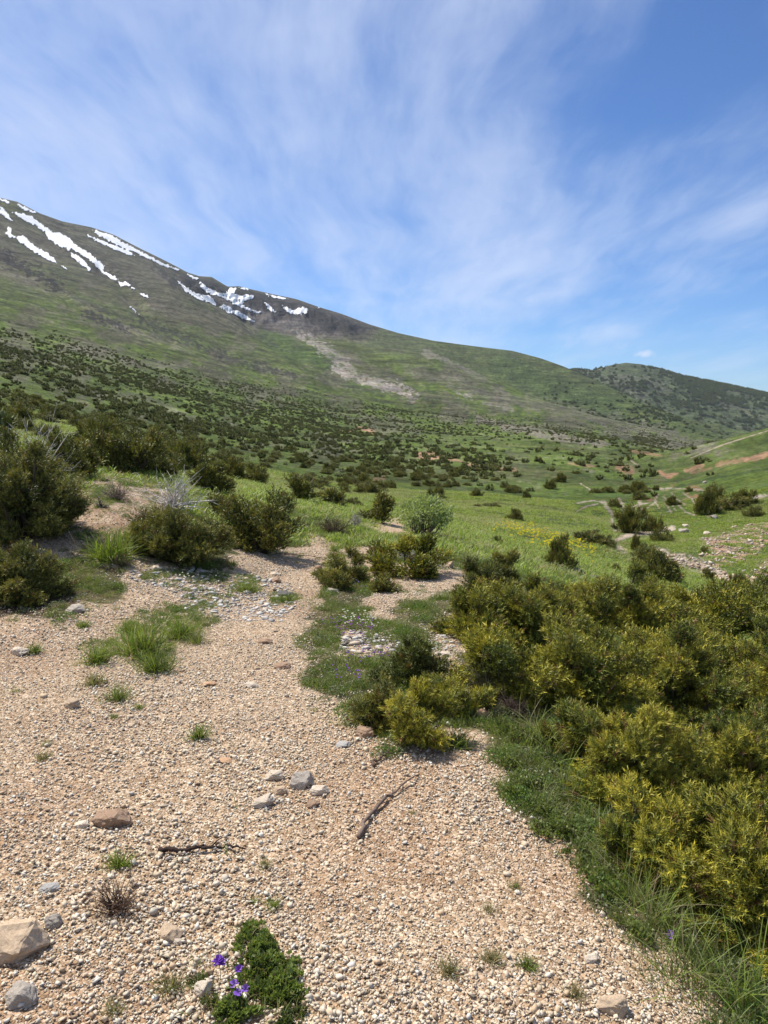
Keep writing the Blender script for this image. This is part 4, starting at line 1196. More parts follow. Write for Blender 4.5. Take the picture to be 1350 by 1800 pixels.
STONES = [(28, 1690, 125, 70, TAN, .55, 28, 'large tan stone block at the left edge of the gravel'), (93, 1632, 32, 26, GREY, .7, 60, 'grey stone touching the end of the large tan block'),
 (197, 1455, 74, 40, BRN, .6, 12, 'brown banded block with cracks lying on the gravel'), (144, 1455, 26, 13, PALE, .5, 20, 'small pale chip beside the brown banded block'),
 (298, 1655, 48, 30, TAN, .5, -25, 'tan wedge stone with a white pebble leaning on it'), (313, 1661, 17, 13, PALE, .6, 0, 'white pebble leaning on the tan wedge stone'),
 (88, 1568, 38, 15, SLATE, .22, 15, 'thin blue grey slate flake lying on the gravel'), (483, 1372, 40, 22, PALE, .6, -10, 'pale stone at the top left of the stone cluster'),
 (529, 1386, 50, 36, GREY, .8, 30, 'hollow grey stone, biggest of the stone cluster'), (562, 1398, 36, 22, PALE, .6, 10, 'white stone at the right end of the stone cluster'),
 (462, 1420, 46, 30, PALE, .5, 35, 'ribbed white stone at the lower left of the stone cluster'), (493, 1397, 26, 18, TAN, .7, 0, 'small tan stone in the middle of the stone cluster'),
 (549, 1420, 28, 18, BRN, .7, 40, 'brown stone at the lower right of the stone cluster'), (605, 1314, 32, 12, SLATE, .3, -5, 'flat grey stone left of the brown one by the plant island tip'),
 (641, 1298, 44, 26, BRN, .7, 5, 'rounded brown stone at the tip of the plant island'), (846, 1264, 24, 24, ORG, .9, 50, 'orange stone standing upright under the thicket edge'),
 (34, 1152, 36, 22, PALE, .8, -15, 'squared white block near the left edge beyond the brown one'), (127, 1246, 32, 24, TAN, .8, 10, 'cracked beige stone right of and below the squared white block'),
 (367, 1206, 24, 9, ORG, .4, 0, 'small flat orange stone on the open gravel'), (443, 1209, 28, 12, PALE, .5, 0, 'pale flat stone right of the small orange one'),
 (464, 1132, 32, 14, BRN, .6, 0, 'flat brown stone in the middle of the path'), (496, 1176, 32, 14, BRN, .5, 0, 'brown stone on the right side of the path'),
 (133, 1078, 36, 18, GREY, .6, 10, 'grey stone at the edge of the grass by the left juniper'), (486, 1025, 24, 15, BRN, .8, 0, 'brown peaked stone on the path above the rubble'),
 (482, 1011, 18, 7, PALE, .4, 0, 'pale flat stone just behind the brown peaked one'), (498, 1050, 36, 14, DK, .5, 0, 'dark slab at the right end of the rubble bed'),
 (580, 990, 16, 12, PALE, .8, 0, 'pale stone where the narrow path bends'), (560, 1000, 14, 9, BRN, .7, 0, 'small brown stone where the narrow path bends'),
 (790, 998, 18, 16, TAN, .8, 0, 'tan stone at the right foot of the spreading juniper'), (208, 992, 40, 22, BRN, .6, -20, 'brown slanted slab under the left bank'),
 (275, 1003, 22, 10, PALE, .5, 0, 'pale stone at the foot of the broad low juniper'), (352, 1008, 20, 9, GREY, .5, 0, 'grey stone at the right foot of the broad low juniper'),
 (585, 1043, 26, 14, GREY, .6, 0, 'grey stone under the upright small juniper'), (356, 1752, 42, 30, PALE, .7, 10, 'pale stone beside the violets at the bottom'),
 (1040, 1692, 32, 16, PALE, .6, 30, 'pale wedge stone at the lower right of the gravel'), (1076, 1785, 64, 38, TAN, .3, 5, 'flat beige slab at the bottom right of the gravel'),
 (1108, 1616, 18, 12, PALE, .6, 0, 'white pebble at the edge of the long grass'), (395, 1342, 30, 8, ORG, .4, -10, 'long thin reddish stone above the brown banded block'),
 (782, 1152, 24, 8, PALE, .4, 0, 'pale flat stone left of the thicket'), (40, 1770, 60, 45, GREY, .8, 0, 'rounded grey stone in the lower left corner'),
 (1203, 938, 22, 16, GREY, .7, 0, 'grey boulder on the right bank of the valley'), (1205, 926, 14, 7, PALE, .6, 0, 'smaller boulder behind the grey one on the right bank'),
 (1242, 940, 16, 9, PALE, .5, 20, 'pale slanted boulder right of the grey one'), (1175, 934, 9, 7, PALE, .7, 0, 'small pale boulder at the end of the trail'),
 (1239, 850, 9, 7, GREY, .8, 0, 'lone grey boulder high on the right slope'), (1256, 912, 16, 10, GREY, .6, 30, 'boulder under the tall juniper on the right slope'),
 (1010, 1012, 36, 20, DK, .6, 20, 'dark lichened rock behind the thicket'), (1042, 1022, 34, 16, DK, .6, -10, 'second dark lichened rock behind the thicket'),
 (1115, 1006, 14, 8, PALE, .5, 0, 'pale boulder beside the stream bed'), (970, 1004, 14, 12, DK, .7, 0, 'small dark rock left of the leaning juniper')]
for q, (px, py, wp, hp, cl3, flat, rot, lab) in enumerate(STONES):
    x, y, z, r = place_px(px, py)
    dep = y * CP - (z - CAMZ) * SP
    W = wp / F * dep
    vis_ang = math.atan2(CAMZ - z, r)                    # how far from above it is seen
    H = min(max(hp / F * dep / (math.cos(vis_ang) + .5 * math.sin(vis_ang)), W * .16), W * .9)
    me = rock_mesh(500 + q, 9 + q % 4, 1.0, .085)
    c4 = np.ones((len(me.vertices), 4), np.float32); c4[:, :3] = np.array(cl3) * random.uniform(.9, 1.1)
    a = me.color_attributes.new('Col', 'FLOAT_COLOR', 'POINT'); a.data.foreach_set('color', c4.ravel())
    D = W * random.uniform(.6, .8)
    back = D * .35; ba = math.atan2(x, y)
    x += math.sin(ba) * back; y += math.cos(ba) * back
    z = float(ground(x, y))
    o = link('stone' if r < 20 else 'boulder', me, loc=(x, y, z + H * .22), label=lab, category='stone' if r < 20 else 'boulder')
    if 'cluster' in lab: o['group'] = 'stone cluster on the gravel'
    o.scale = (W / 1.5, D / 1.12, H / 1.4)
    o.rotation_euler = (random.uniform(-.1, .1), random.uniform(-.12, .12), R(rot))

# ------------------------------------------------------------------ sticks and dead brush
def stick(pts_px, rad, colr, label, seed, twigs=3):
    P3 = []
    for px, py in pts_px:
        x, y, z, r = place_px(px, py); P3.append((x, y, z))
    P3 = np.array(P3)
    t = np.linspace(0, 1, 22); ti = np.linspace(0, 1, len(P3))
    pts = np.stack([np.interp(t, ti, P3[:, i]) for i in range(3)], 1)
    r_ = np.random.default_rng(seed)
    pts[:, :2] += .006 * r_.standard_normal((22, 2)); pts[:, 2] = ground(pts[:, 0], pts[:, 1]) + rad * .9 + .006 + .008 * np.sin(t * 9) ** 2
    o0 = pts.mean(0)
    s = Soup(); s.tube(pts - o0, rad * (1.15 - .8 * t) * r_.uniform(.8, 1.2, 22), colr, 7)
    e = link('stick', s.mesh('stick', m_wood, True), loc=o0, label=label, category='stick')
    for k in range(twigs):
        i = int(r_.integers(4, 18)); b = pts[i] - o0; d = np.array([r_.uniform(-1, 1), r_.uniform(-1, 1), .35]) * .05
        s2 = Soup(); s2.tube([b, b + d * .6, b + d * 1.1 + [0, 0, -.01]], [rad * .4, rad * .3, rad * .12], colr, 5)
        link('twig', s2.mesh('twig', m_wood, True), e)
    return e
stick([(280, 1499), (310, 1503), (350, 1497), (395, 1494), (432, 1497)], .009, (.045, .030, .025), 'black crooked stick lying across the gravel', 1)
stick([(631, 1476), (640, 1450), (660, 1425), (684, 1404), (700, 1392), (738, 1366)], .010, (.17, .125, .10), 'long grey brown stick curving along the gravel', 2, 2)
stick([(654, 1348), (668, 1338), (692, 1318)], .007, (.13, .09, .07), 'short stick pointing at the tip of the plant island', 3, 1)
stick([(500, 975), (545, 979), (578, 984)], .008, (.12, .09, .07), 'thin stick across the narrow path at the big round juniper', 4, 1)
def dead_brush(px, py, wp, hp, colr, label, seed, n=60, rad=.006, lean=0.0, name='dead_brush', cat='dead brush'):
    x, y, z, r = place_px(px, py); dep = y * CP - (z - CAMZ) * SP
    W, H = wp / F * dep, hp / F * dep
    r_ = np.random.default_rng(seed); s = Soup()
    for k in range(n):
        a = r_.uniform(0, 6.28); el = r_.uniform(.1, 1.25)
        L = r_.uniform(.5, 1.0)
        d = np.array([math.cos(a) * math.cos(el) * W * .5 + lean * W * .4, math.sin(a) * math.cos(el) * W * .4, math.sin(el) * H]) * L
        b = np.array([r_.uniform(-.1, .1) * W, r_.uniform(-.1, .1) * W, 0])
        w1 = r_.standard_normal(3) * .07 * W
        p = [b, b + d * .35 + w1 * .6 + [0, 0, .06 * H], b + d * .7 + w1, b + d + w1 * 1.4 - [0, 0, .05 * H]]
        cc_ = np.array(colr) * r_.uniform(.65, 1.25)
        s.tube(p, [rad, rad * .8, rad * .55, rad * .2], cc_, 4)
        for q in range(3):
            t = r_.uniform(.35, .95); pb = p[1] * (1 - t) + p[3] * t
            dd_ = d * .3 + r_.standard_normal(3) * .12 * W
            s.tube([pb, pb + dd_ * .5, pb + dd_], [rad * .45, rad * .35, rad * .12], cc_, 3)
    o = link(name, s.mesh(name, m_wood, True), loc=(x, y, z - .01), label=label, category=cat)
    return o
dead_brush(300, 896, 120, 64, (.60, .56, .52), 'dead silver brush sprawling above the broad low juniper', 21, 46, .013, .3)
dead_brush(62, 842, 105, 120, (.60, .57, .54), 'bare silver twigs rising out of the left junipers', 22, 46, .011, .1)
dead_brush(205, 880, 60, 40, (.24, .19, .16), 'grey brown twiggy brush on the stony bank', 23, 80, .005)
dead_brush(178, 892, 26, 22, (.16, .13, .12), 'small gnarled dead root on the stony bank', 24, 16, .010)
dead_brush(262, 932, 34, 40, (.17, .13, .11), 'dark bare twigs left of the broad low juniper', 25, 60, .004)
dead_brush(626, 928, 26, 34, (.36, .33, .32), 'grey bare twigs sticking up behind the sandy patch', 26, 50, .006)
dead_brush(588, 938, 72, 30, (.13, .095, .06), 'low dark brown brush at the end of the path', 27, 150, .006)
dead_brush(768, 893, 30, 28, (.17, .115, .085), 'brown bare bush behind the pale leafy bush', 28, 130, .009)
dead_brush(205, 1600, 120, 50, (.13, .085, .06), 'dry brown root mat on the gravel under a green tuft', 29, 90, .0022)
dead_brush(720, 985, 60, 30, (.30, .27, .25), 'bare grey branches in the middle of the spreading juniper', 30, 40, .006)
dead_brush(900, 1255, 70, 34, (.14, .10, .08), 'dry brown twig tangle at the thicket edge beside the orange stone', 31, 120, .003)
dead_brush(860, 1230, 90, 90, (.16, .15, .09), 'wiry grey green twigs in front of the thicket', 32, 150, .0025)

# ------------------------------------------------------------------ grass and low plants
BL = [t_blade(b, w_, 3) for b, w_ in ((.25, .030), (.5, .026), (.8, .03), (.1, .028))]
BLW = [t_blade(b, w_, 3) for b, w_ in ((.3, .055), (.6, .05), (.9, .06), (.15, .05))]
GR = {'fresh': (C(.130, .190, .034), C(.25, .325, .060)), 'grey': (C(.155, .175, .075), C(.26, .28, .13)), 'dark': (C(.095, .130, .034), C(.175, .215, .060)), 'dry': (C(.20, .16, .085), C(.34, .28, .16))}
def tuft_soup(seed, n, spread, h, mixw, tpls=BL, lean=.5, soup=None, off=(0, 0, 0)):
    r_ = np.random.default_rng(seed); s = soup or Soup()
    a = r_.uniform(0, 6.28, n); q = np.abs(r_.normal(0, spread, n))
    p = np.stack([np.cos(a) * q, np.sin(a) * q, np.zeros(n)], 1) + np.array(off)
    aa_ = a + r_.normal(0, .8, n)
    el = np.abs(r_.normal(0, lean, n)).clip(0, 1.3)
    d = np.stack([np.cos(aa_) * np.sin(el), np.sin(aa_) * np.sin(el), np.cos(el)], 1)
    B = basis(d, r_.uniform(0, 6.28, n))
    kinds = r_.choice(len(mixw), n, p=[m[1] for m in mixw])
    c_ = np.zeros((n, 3))
    for i, (k, _) in enumerate(mixw):
        q_ = kinds == i; t = r_.uniform(0, 1, (q_.sum(), 1)); c_[q_] = GR[k][0] * (1 - t) + GR[k][1] * t
    w_ = r_.integers(0, len(tpls), n); sc_ = h * r_.uniform(.45, 1.15, n)
    for t in range(len(tpls)):
        m_ = w_ == t; s.add(tpls[t], p[m_], B[m_], sc_[m_], c_[m_])
    return s
MIXES = [[('fresh', .7), ('dark', .2), ('dry', .1)], [('grey', .6), ('fresh', .2), ('dry', .2)], [('dark', .7), ('fresh', .2), ('grey', .1)], [('dry', .6), ('grey', .4)]]
NEART = [tuft_soup(600 + k, 70, .045, .075, MIXES[k % 4], BLW, .85).mesh('t', m_grass) for k in range(4)] + \
        [tuft_soup(610 + k, 42, .05, .125, MIXES[k % 3], BL, .5).mesh('t', m_grass) for k in range(3)]
def leafy(seed, n, W, H, ca, cb, L=.014):
    r_ = np.random.default_rng(seed); s = Soup()
    a = r_.uniform(0, 6.28, n); q = np.sqrt(r_.uniform(0, 1, n)) * W / 2
    hgt = H * (1 - (q / (W / 2)) ** 2 * .7) * r_.uniform(.4, 1.05, n)
    p = np.stack([np.cos(a) * q, np.sin(a) * q, hgt], 1)
    d = np.stack([np.cos(a) * .5, np.sin(a) * .5, np.full(n, .6)], 1) + r_.normal(0, .5, (n, 3))
    t = r_.uniform(0, 1, (n, 1))
    s.add(T_LEAF, p, basis(d, r_.uniform(0, 6.28, n)), L * r_.uniform(.7, 1.3, n), C(*ca) * (1 - t) + C(*cb) * t)
    return s
NEART += [leafy(620 + k, 170, .16, .07, [(.075, .120, .030), (.11, .13, .060)][k], [(.16, .24, .055), (.20, .22, .11)][k]).mesh('t', m_grass) for k in range(2)]
# 0-3 short, 4-6 long, 7-8 leafy
x, y, r = polar(80000, R(-33), R(33), 1.3, 17, .55)
gm_ = gsample(x, y); px_, py_ = project(x, y, ground(x, y))
patch = fbm(x * .9, y * .9, 211, 4)
patch2 = fbm(x * 2.6, y * 2.6, 217, 4)
gq = gsample(x, y, gsd / edge_px)
GP = [[(240, 1070), (300, 1058), (380, 1078), (372, 1112), (300, 1135), (310, 1165), (262, 1178), (225, 1150), (165, 1165), (150, 1130), (215, 1110)], [(385, 1018), (450, 1012), (460, 1038), (400, 1048)],
      [(255, 1000), (330, 1006), (400, 1010), (395, 1022), (300, 1030), (240, 1030)], [(480, 1040), (520, 1046), (520, 1064), (470, 1070)], [(300, 1030), (360, 1040), (400, 1068), (330, 1075)], [(130, 930), (250, 925), (250, 965), (150, 985)], [(150, 860), (200, 850), (215, 885), (170, 890)]]
gpm = np.zeros(len(x))
for p in GP: gpm = np.maximum(gpm, sstep(4, -8, poly_sd(px_, py_, p) + 9 * fbm(x * 3, y * 3, 216, 3)))
bare = .30 * (px_ < 560) * (py_ > 960) + .22 * ((px_ > 540) & (px_ < 830))
bare = np.maximum(bare, sstep(10, -10, poly_sd(px_, py_, [(100, 935), (260, 930), (380, 985), (530, 960), (530, 985), (240, 1000), (110, 985)])) * .8)
bare = np.maximum(bare, sstep(12, 0, seg_dist(px_, py_, [(0, 1080), (60, 1072), (120, 1060)]) - 10) * .9)
for p in RUB: bare = np.maximum(bare, sstep(6, -14, poly_sd(px_, py_, p)) * .93)
rgt_ = (px_ > 860) & (py_ > 1180)
prob = (1 - gm_) ** 1.5 * (1 - bare) * np.where(rgt_, .30 + .5 * sstep(-.3, .2, patch2), .03 + .62 * sstep(-.08, .22, patch2 * .6 + patch * .6)) + .16 * sstep(-2.2, 0, gq) * (gm_ > .3) * sstep(-.1, .4, patch) + .95 * gpm * sstep(-.6, .1, patch) * (gm_ > .3) + .006 * (gm_ > .5) * sstep(.1, .5, patch) * (r > 2.2) + .16 * sstep(0, -10, poly_sd(px_, py_, GRAVEL[3])) * sstep(-.2, .3, patch)
keep = rng.uniform(0, 1, len(x)) < prob
# grass sitting beside the gravel left of the path
x, y, r, px_, py_, gm_ = x[keep], y[keep], r[keep], px_[keep], py_[keep], gm_[keep]
n = len(x); print('tufts', n)
idx = rng.choice(9, n, p=[.22, .14, .16, .10, .08, .06, .06, .10, .08])
right = (px_ > 880) & (py_ > 1180)
idx = np.where(right & (rng.uniform(0, 1, n) < .8), rng.choice([2, 4, 5, 7, 8, 7, 8, 1, 3], n), idx)
edge_ = gm_ > .2
sc1 = rng.uniform(.6, 1.25, n) * np.where(right, .85, .85) * np.where(edge_, .6, 1) * (1 + .03 * np.maximum(r - 4, 0))
instancer('undergrowth', np.stack([x, y, ground(x, y) - .004], 1), zrot(n), np.stack([sc1] * 3, 1), idx, NEART, kind='stuff', label='short grass and low herbs between the gravel and the shrubs')
# meadow turf beyond the knoll
GR0 = GR; GR = {k_: (a_ * C(1.35, 1.35, 1.25), b_ * C(1.35, 1.32, 1.25)) for k_, (a_, b_) in GR0.items()}
MDT = [tuft_soup(640 + k, 90, .22, .22, MIXES[k % 3], [t_blade(b, .11, 2) for b in (.3, .6, .9)], .6).mesh('t', m_grass) for k in range(4)] + [tuft_soup(646, 90, .22, .20, MIXES[3], [t_blade(b, .10, 2) for b in (.3, .6, .9)], .6).mesh('t', m_grass)]
GR = GR0
x, y, r = polar(36000, R(-31), R(31), 12, 75, .45)
gm_ = gsample(x, y); br = gsample(x, y, np.clip(er2 * ers2 + er3 * ers2, 0, 1)); px_, py_ = project(x, y, ground(x, y))
tr = np.full(len(x), 99.0)
for pts, wd in TRAILS: tr = np.minimum(tr, seg_dist(px_, py_, pts) - wd)
keep = (rng.uniform(0, 1, len(x)) < (.35 + .65 * sstep(-.4, .3, fbm(x / 3, y / 3, 212, 4)))) & (gm_ < .3) & (br < .35) & (tr > 3.5)
x, y, r = x[keep], y[keep], r[keep]; n = len(x)
fr2 = fbm(x / 6, y / 6, 213, 3)
idx = np.where(fr2 > .15, 1, 0); idx = np.where(rng.uniform(0, 1, n) < .25, rng.integers(0, 5, n), idx)
sc1 = rng.uniform(.5, 1.1, n) * (1 + .004 * r)
instancer('grass', np.stack([x, y, ground(x, y) - .02], 1), zrot(n), np.stack([sc1, sc1, sc1 * rng.uniform(.35, .8, n)], 1), idx, MDT, kind='stuff', label='green meadow grass beyond the path')

# tufts one can point to on the gravel
TUFT = [(252, 1150, 74, 66, 0, 'tallest grass tuft left of the path in the plant strip'), (275, 1180, 64, 50, 2, 'dark grass tuft at the lower end of the plant strip left of the path'),
 (172, 1165, 40, 46, 0, 'grass tuft at the left end of the plant strip'), (318, 1120, 60, 44, 0, 'grass tuft right of the tallest one in the plant strip'), (345, 1130, 40, 26, 1, 'dull grass tuft at the right end of the plant strip'),
 (228, 1110, 46, 30, 0, 'short grass tuft behind the tallest one in the plant strip'), (206, 1231, 52, 34, 2, 'spiky grass tuft alone below the plant strip'), (243, 1246, 18, 14, 0, 'tiny grass tuft right of the spiky lone one'),
 (200, 1262, 22, 12, 1, 'tiny dull tuft below the spiky lone one'), (165, 1203, 42, 24, 3, 'dry brownish tuft above the spiky lone one'), (146, 1102, 28, 16, 0, 'small bright tuft under the left juniper'),
 (60, 1148, 26, 22, 2, 'small tuft beside the squared white block'), (349, 1298, 28, 30, 2, 'dark little tuft alone in the middle of the gravel'), (75, 1335, 32, 18, 3, 'dark withered tuft at left on the gravel'),
 (80, 1310, 16, 12, 1, 'tiny tuft just above the withered one at left'), (481, 1596, 22, 24, 0, 'small tuft right of the black crooked stick, lower one'), (448, 1586, 16, 14, 0, 'tiny tuft left of the small one below the stick'),
 (465, 1524, 24, 20, 3, 'withered sprig right of the black crooked stick'), (210, 1522, 46, 36, 0, 'green tuft on top of the dry root mat'), (803, 1312, 44, 34, 0, 'grey green tuft on the gravel below the orange stone'),
 (398, 1502, 10, 26, 0, 'thin grass blade rising beside the black crooked stick'), (415, 1420, 10, 24, 1, 'thin grass blade left of the stone cluster'), (790, 1710, 40, 30, 3, 'dry tuft at the bottom of the gravel'),
 (865, 1690, 42, 28, 3, 'second dry tuft at the bottom of the gravel'), (925, 1700, 30, 30, 2, 'small green tuft between the dry ones at the bottom'), (1010, 1750, 50, 26, 3, 'dry tuft left of the flat beige slab'),
 (860, 1600, 30, 18, 3, 'small dry tuft on the lower right gravel'), (905, 1560, 30, 16, 1, 'small green tuft on the lower right gravel'), (435, 1630, 22, 16, 0, 'small feathery tuft above the flowering cushion'),
 (725, 1430, 14, 10, 3, 'tiny dry sprig on the gravel right of the long stick'), (300, 1740, 60, 34, 3, 'sparse withered tuft left of the violets'), (200, 1780, 50, 26, 3, 'sparse withered tuft in the bottom left corner'),
 (200, 985, 70, 64, 0, 'lush bright green clump of broad blades under the stony bank'), (436, 1040, 46, 26, 0, 'grass cushion at the upper edge of the rubble bed'), (505, 1058, 34, 22, 2, 'small grass cushion beside the dark slab'),
 (588, 970, 14, 20, 0, 'little leafy green plant in the middle of the narrow path')]
for q, (px, py, wp, hp, kind_, lab) in enumerate(TUFT):
    x, y, z, r = place_px(px, py); dep = y * CP - (z - CAMZ) * SP
    W, H = wp / F * dep, hp / F * dep
    s = tuft_soup(700 + q, int(np.clip(90 + 900 * W, 20 if wp < 12 else 70, 420)), W * .22, H * 1.05, MIXES[kind_], BLW if H < .12 else BL, .75 if wp > 12 else .1)
    if wp < 12: s = tuft_soup(700 + q, 5, .003, H * 1.2, MIXES[0], BLW, .12)
    link('grass_tuft', s.mesh('grass_tuft', m_grass), loc=(x, y, z - .003), label=lab, category='grass tuft')

# the flowering cushion at the bottom
def mound(blobs, label, seed, ca, cb, L, dens_, name, cat, flat=.25):
    """a low ragged cushion of tiny leaves; blobs are (px, py, width px)"""
    x, y, z, r = place_px(*blobs[len(blobs) // 2][:2])
    r_ = np.random.default_rng(seed); s = Soup()
    for bx, by, bw_ in blobs:
        cx, cy, cz, cr = place_px(bx, by); dep = cy * CP - (cz - CAMZ) * SP
        W = bw_ / F * dep; n = int(dens_ * W * W)
        a = r_.uniform(0, 6.28, n); q = np.sqrt(r_.uniform(0, 1, n)) * (.9 + .5 * fbm(np.cos(a) * 1.7 + bx, np.sin(a) * 1.7, seed, 3)) * (1 + .16 * r_.standard_normal(n))
        gx, gy = np.cos(a) * q * W / 2, np.sin(a) * q * W / 2
        keep = fbm((gx + cx) / .028, (gy + cy) / .028, seed + 9, 2) > -.12 + .30 * (q > .6)
        gx, gy, q, a = gx[keep], gy[keep], q[keep], a[keep]; n = len(gx)
        hh = W * flat * np.sqrt(np.clip(1.3 - q * q, .02, 1.3)) * (1 + .7 * fbm((gx + cx) / .045, (gy + cy) / .045, seed, 2)) * r_.uniform(.35, 1.1, n)
        gz = ground(gx + cx, gy + cy) - z + hh
        d = np.stack([np.cos(a) * .35, np.sin(a) * .35, np.full(n, .9)], 1) + r_.normal(0, .5, (n, 3))
        t = (r_.uniform(0, 1, n) * .6 + .4 * sstep(-.4, .4, fbm((gx + cx) / .04, (gy + cy) / .04, seed + 3, 2)))[:, None]
        lc = C(*ca) * (1 - t) + C(*cb) * t
        lc[r_.uniform(0, 1, n) < .07] = (.24, .19, .09)
        s.add(T_LEAF, np.stack([gx + cx - x, gy + cy - y, gz], 1), basis(d, r_.uniform(0, 6.28, n)), L * r_.uniform(.6, 1.5, n), lc)
        tuft_soup(seed + int(bx), int(16 + 120 * W), W * .3, .055, [('fresh', .45), ('grey', .25), ('dry', .3)], BLW, .55, s, (cx - x, cy - y, cz - z))
    e = link(name, None, loc=(x, y, z), label=label, category=cat)
    link('foliage', s.mesh('foliage', m_grass), e)
    return e, (x, y, z)
mound([(440, 1640, 50), (452, 1668, 74), (470, 1705, 92), (482, 1742, 96), (430, 1750, 62), (415, 1785, 84), (452, 1715, 60)], 'ragged green cushion plant at the bottom beside the violets', 41, (.080, .115, .032), (.24, .30, .085), .014, 150000, 'cushion_plant', 'cushion plant', .17)
mound([(505, 1765, 50), (498, 1800, 64), (522, 1790, 40)], 'small dark leafy mat at the right foot of the green cushion', 42, (.055, .08, .025), (.12, .14, .05), .010, 150000, 'cushion_plant', 'cushion plant', .15)
mound([(352, 1730, 44), (372, 1775, 60), (340, 1700, 26)], 'thin grassy mat round the pale stone beside the violets', 43, (.07, .09, .03), (.17, .19, .08), .009, 60000, 'cushion_plant', 'cushion plant', .15)
for q, (bl, lab) in enumerate([([(905, 1350, 60), (925, 1385, 80), (900, 1400, 50)], 'low leafy herb mat at the gravel edge under the thicket violets'),
    ([(960, 1430, 80), (990, 1465, 90), (950, 1465, 60)], 'leafy herb mat at the bend of the gravel edge'), ([(1020, 1510, 70), (1050, 1545, 90), (1075, 1580, 70)], 'leafy herb mat at the gravel edge beside the lower junipers'),
    ([(1130, 1650, 70), (1100, 1625, 60)], 'small herb mat left of the single violet'), ([(890, 1290, 70), (930, 1310, 80)], 'herb mat beside the dry twig tangle')]):
    mound(bl, lab, 140 + q, (.085, .115, .036), (.24, .28, .10), .013, 42000, 'herb_mat', 'herb mat', .22)
def flower(px, py, hpx, label, seed, heads=1, colr=(.20, .075, .50), size=.018, group=None):
    """a violet on its stem; (px, py) is the head"""
    r_ = np.random.default_rng(seed)
    # the foot stands a little below the head in the picture
    x, y, z, r = place_px(px, py + hpx * .8); dep = y * CP - (z - CAMZ) * SP
    H = max(hpx / F * dep, .02) + (.025 if 'cushion' in label else 0)
    e = link('violet', None, loc=(x, y, z), label=label, category='flower')
    if group: e['group'] = group
    s = Soup(); s.tube([(0, 0, 0), (.004, .003, H * .5), (.0, 0, H)], [.0011, .001, .0008], (.07, .13, .03), 4)
    link('stem', s.mesh('stem', m_grass), e)
    for h in range(heads):
        s = Soup(); c = np.array([r_.uniform(-1, 1) * size * .9 * (heads > 1), r_.uniform(-1, 1) * size * .6 * (heads > 1), H + r_.uniform(-.006, .006)])
        ang_ = np.array([.3, 1.5, 2.8, 3.9, 5.2]) + r_.uniform(0, 6)
        # the face of the flower looks up and to the path
        d = np.stack([np.cos(ang_) * .9, np.sin(ang_) * .55 - .15, np.sin(ang_) * .5 + .35], 1)
        s.add(T_PETAL, np.repeat(c[None], 5, 0), basis(d, r_.uniform(-.3, .3, 5)), size * r_.uniform(.8, 1.15, 5), np.array(colr)[None] * r_.uniform(.85, 1.2, (5, 1)))
        link('blossom', s.mesh('blossom', m_petal), e)
    return e
flower(386, 1706, 34, 'tallest bunch of violets left of the green cushion', 51, 4, size=.015)
flower(420, 1708, 30, 'single violet right of the tallest bunch', 52, 1, size=.014)
flower(413, 1744, 24, 'pale violet low in the green cushion', 53, 1, (.26, .14, .55), .015)
flower(420, 1757, 20, 'violet below the pale one in the green cushion', 54, 1, (.24, .12, .55), .014)
flower(433, 1752, 20, 'right hand one of the two low violets in the green cushion', 55, 1, (.24, .12, .55), .014)
flower(1176, 1650, 26, 'single violet in the long grass at lower right', 56, 1, size=.017)
flower(996, 1299, 24, 'pair of violets at the thicket edge, nearest to the path', 57, 2, size=.018)
flower(1000, 1224, 30, 'violets on a tall stem in front of the broad juniper', 58, 2, size=.015)
flower(1008, 1238, 22, 'violet just below the tall stemmed ones at the thicket', 59, 1, size=.015)
flower(1031, 1256, 20, 'small violet right of the tall stemmed ones at the thicket', 60, 1, size=.013)
def specks(name, zones, n, colr, size, h, label, tpl=T_PETAL, petals=4, rmax=90, var=.25):
    s = Soup(); P_, C_ = [], []
    for poly, share, colr2 in zones:
        p = np.array(poly, float); m = int(n * share)
        qx, qy = rng.uniform(p[:, 0].min(), p[:, 0].max(), m * 3), rng.uniform(p[:, 1].min(), p[:, 1].max(), m * 3)
        k = poly_sd(qx, qy, poly) + 10 * fbm(qx / 12, qy / 12, 221, 2) < 0
        qx, qy = qx[k][:m], qy[k][:m]
        x, y, z, r = hit(qx, qy); ok = np.isfinite(x)
        P_.append(np.stack([x, y, z + h * rng.uniform(.5, 1.2, len(x))], 1)[ok]); C_.append(np.tile(np.array(colr2 or colr), (ok.sum(), 1)))
    P_ = np.concatenate(P_); C_ = np.concatenate(C_) * rng.uniform(1 - var, 1 + var, (len(P_), 1))
    for q in range(petals):
        a = np.full(len(P_), q * 6.28 / petals) + rng.uniform(-.3, .3, len(P_))
        d = np.stack([np.cos(a), np.sin(a), np.full(len(P_), .45)], 1)
        s.add(tpl, P_, basis(d, rng.uniform(-.4, .4, len(P_))), size * rng.uniform(.7, 1.2, len(P_)), C_)
    return link(name, s.mesh(name, m_petal), kind='stuff', label=label)
specks('yellow_flowers', [([(875, 910), (925, 926), (975, 938), (1010, 948), (1050, 968), (1040, 978), (990, 968), (930, 950), (885, 930)], .75, None), ([(835, 915), (1060, 985), (1010, 1000), (860, 940)], .25, None)],
       560, (.58, .50, .03), .055, .18, 'band of yellow flowers across the meadow')
specks('purple_flowers', [([(565, 1105), (655, 1100), (660, 1130), (600, 1125)], .5, (.22, .06, .38)), ([(600, 1155), (690, 1150), (690, 1180), (610, 1175)], .25, None), ([(570, 1180), (640, 1185), (630, 1215), (575, 1205)], .15, None), ([(610, 1030), (645, 1035), (640, 1050), (610, 1045)], .1, (.16, .12, .42))],
       120, (.22, .09, .44), .011, .09, 'purple flowers among the herbs of the plant island')
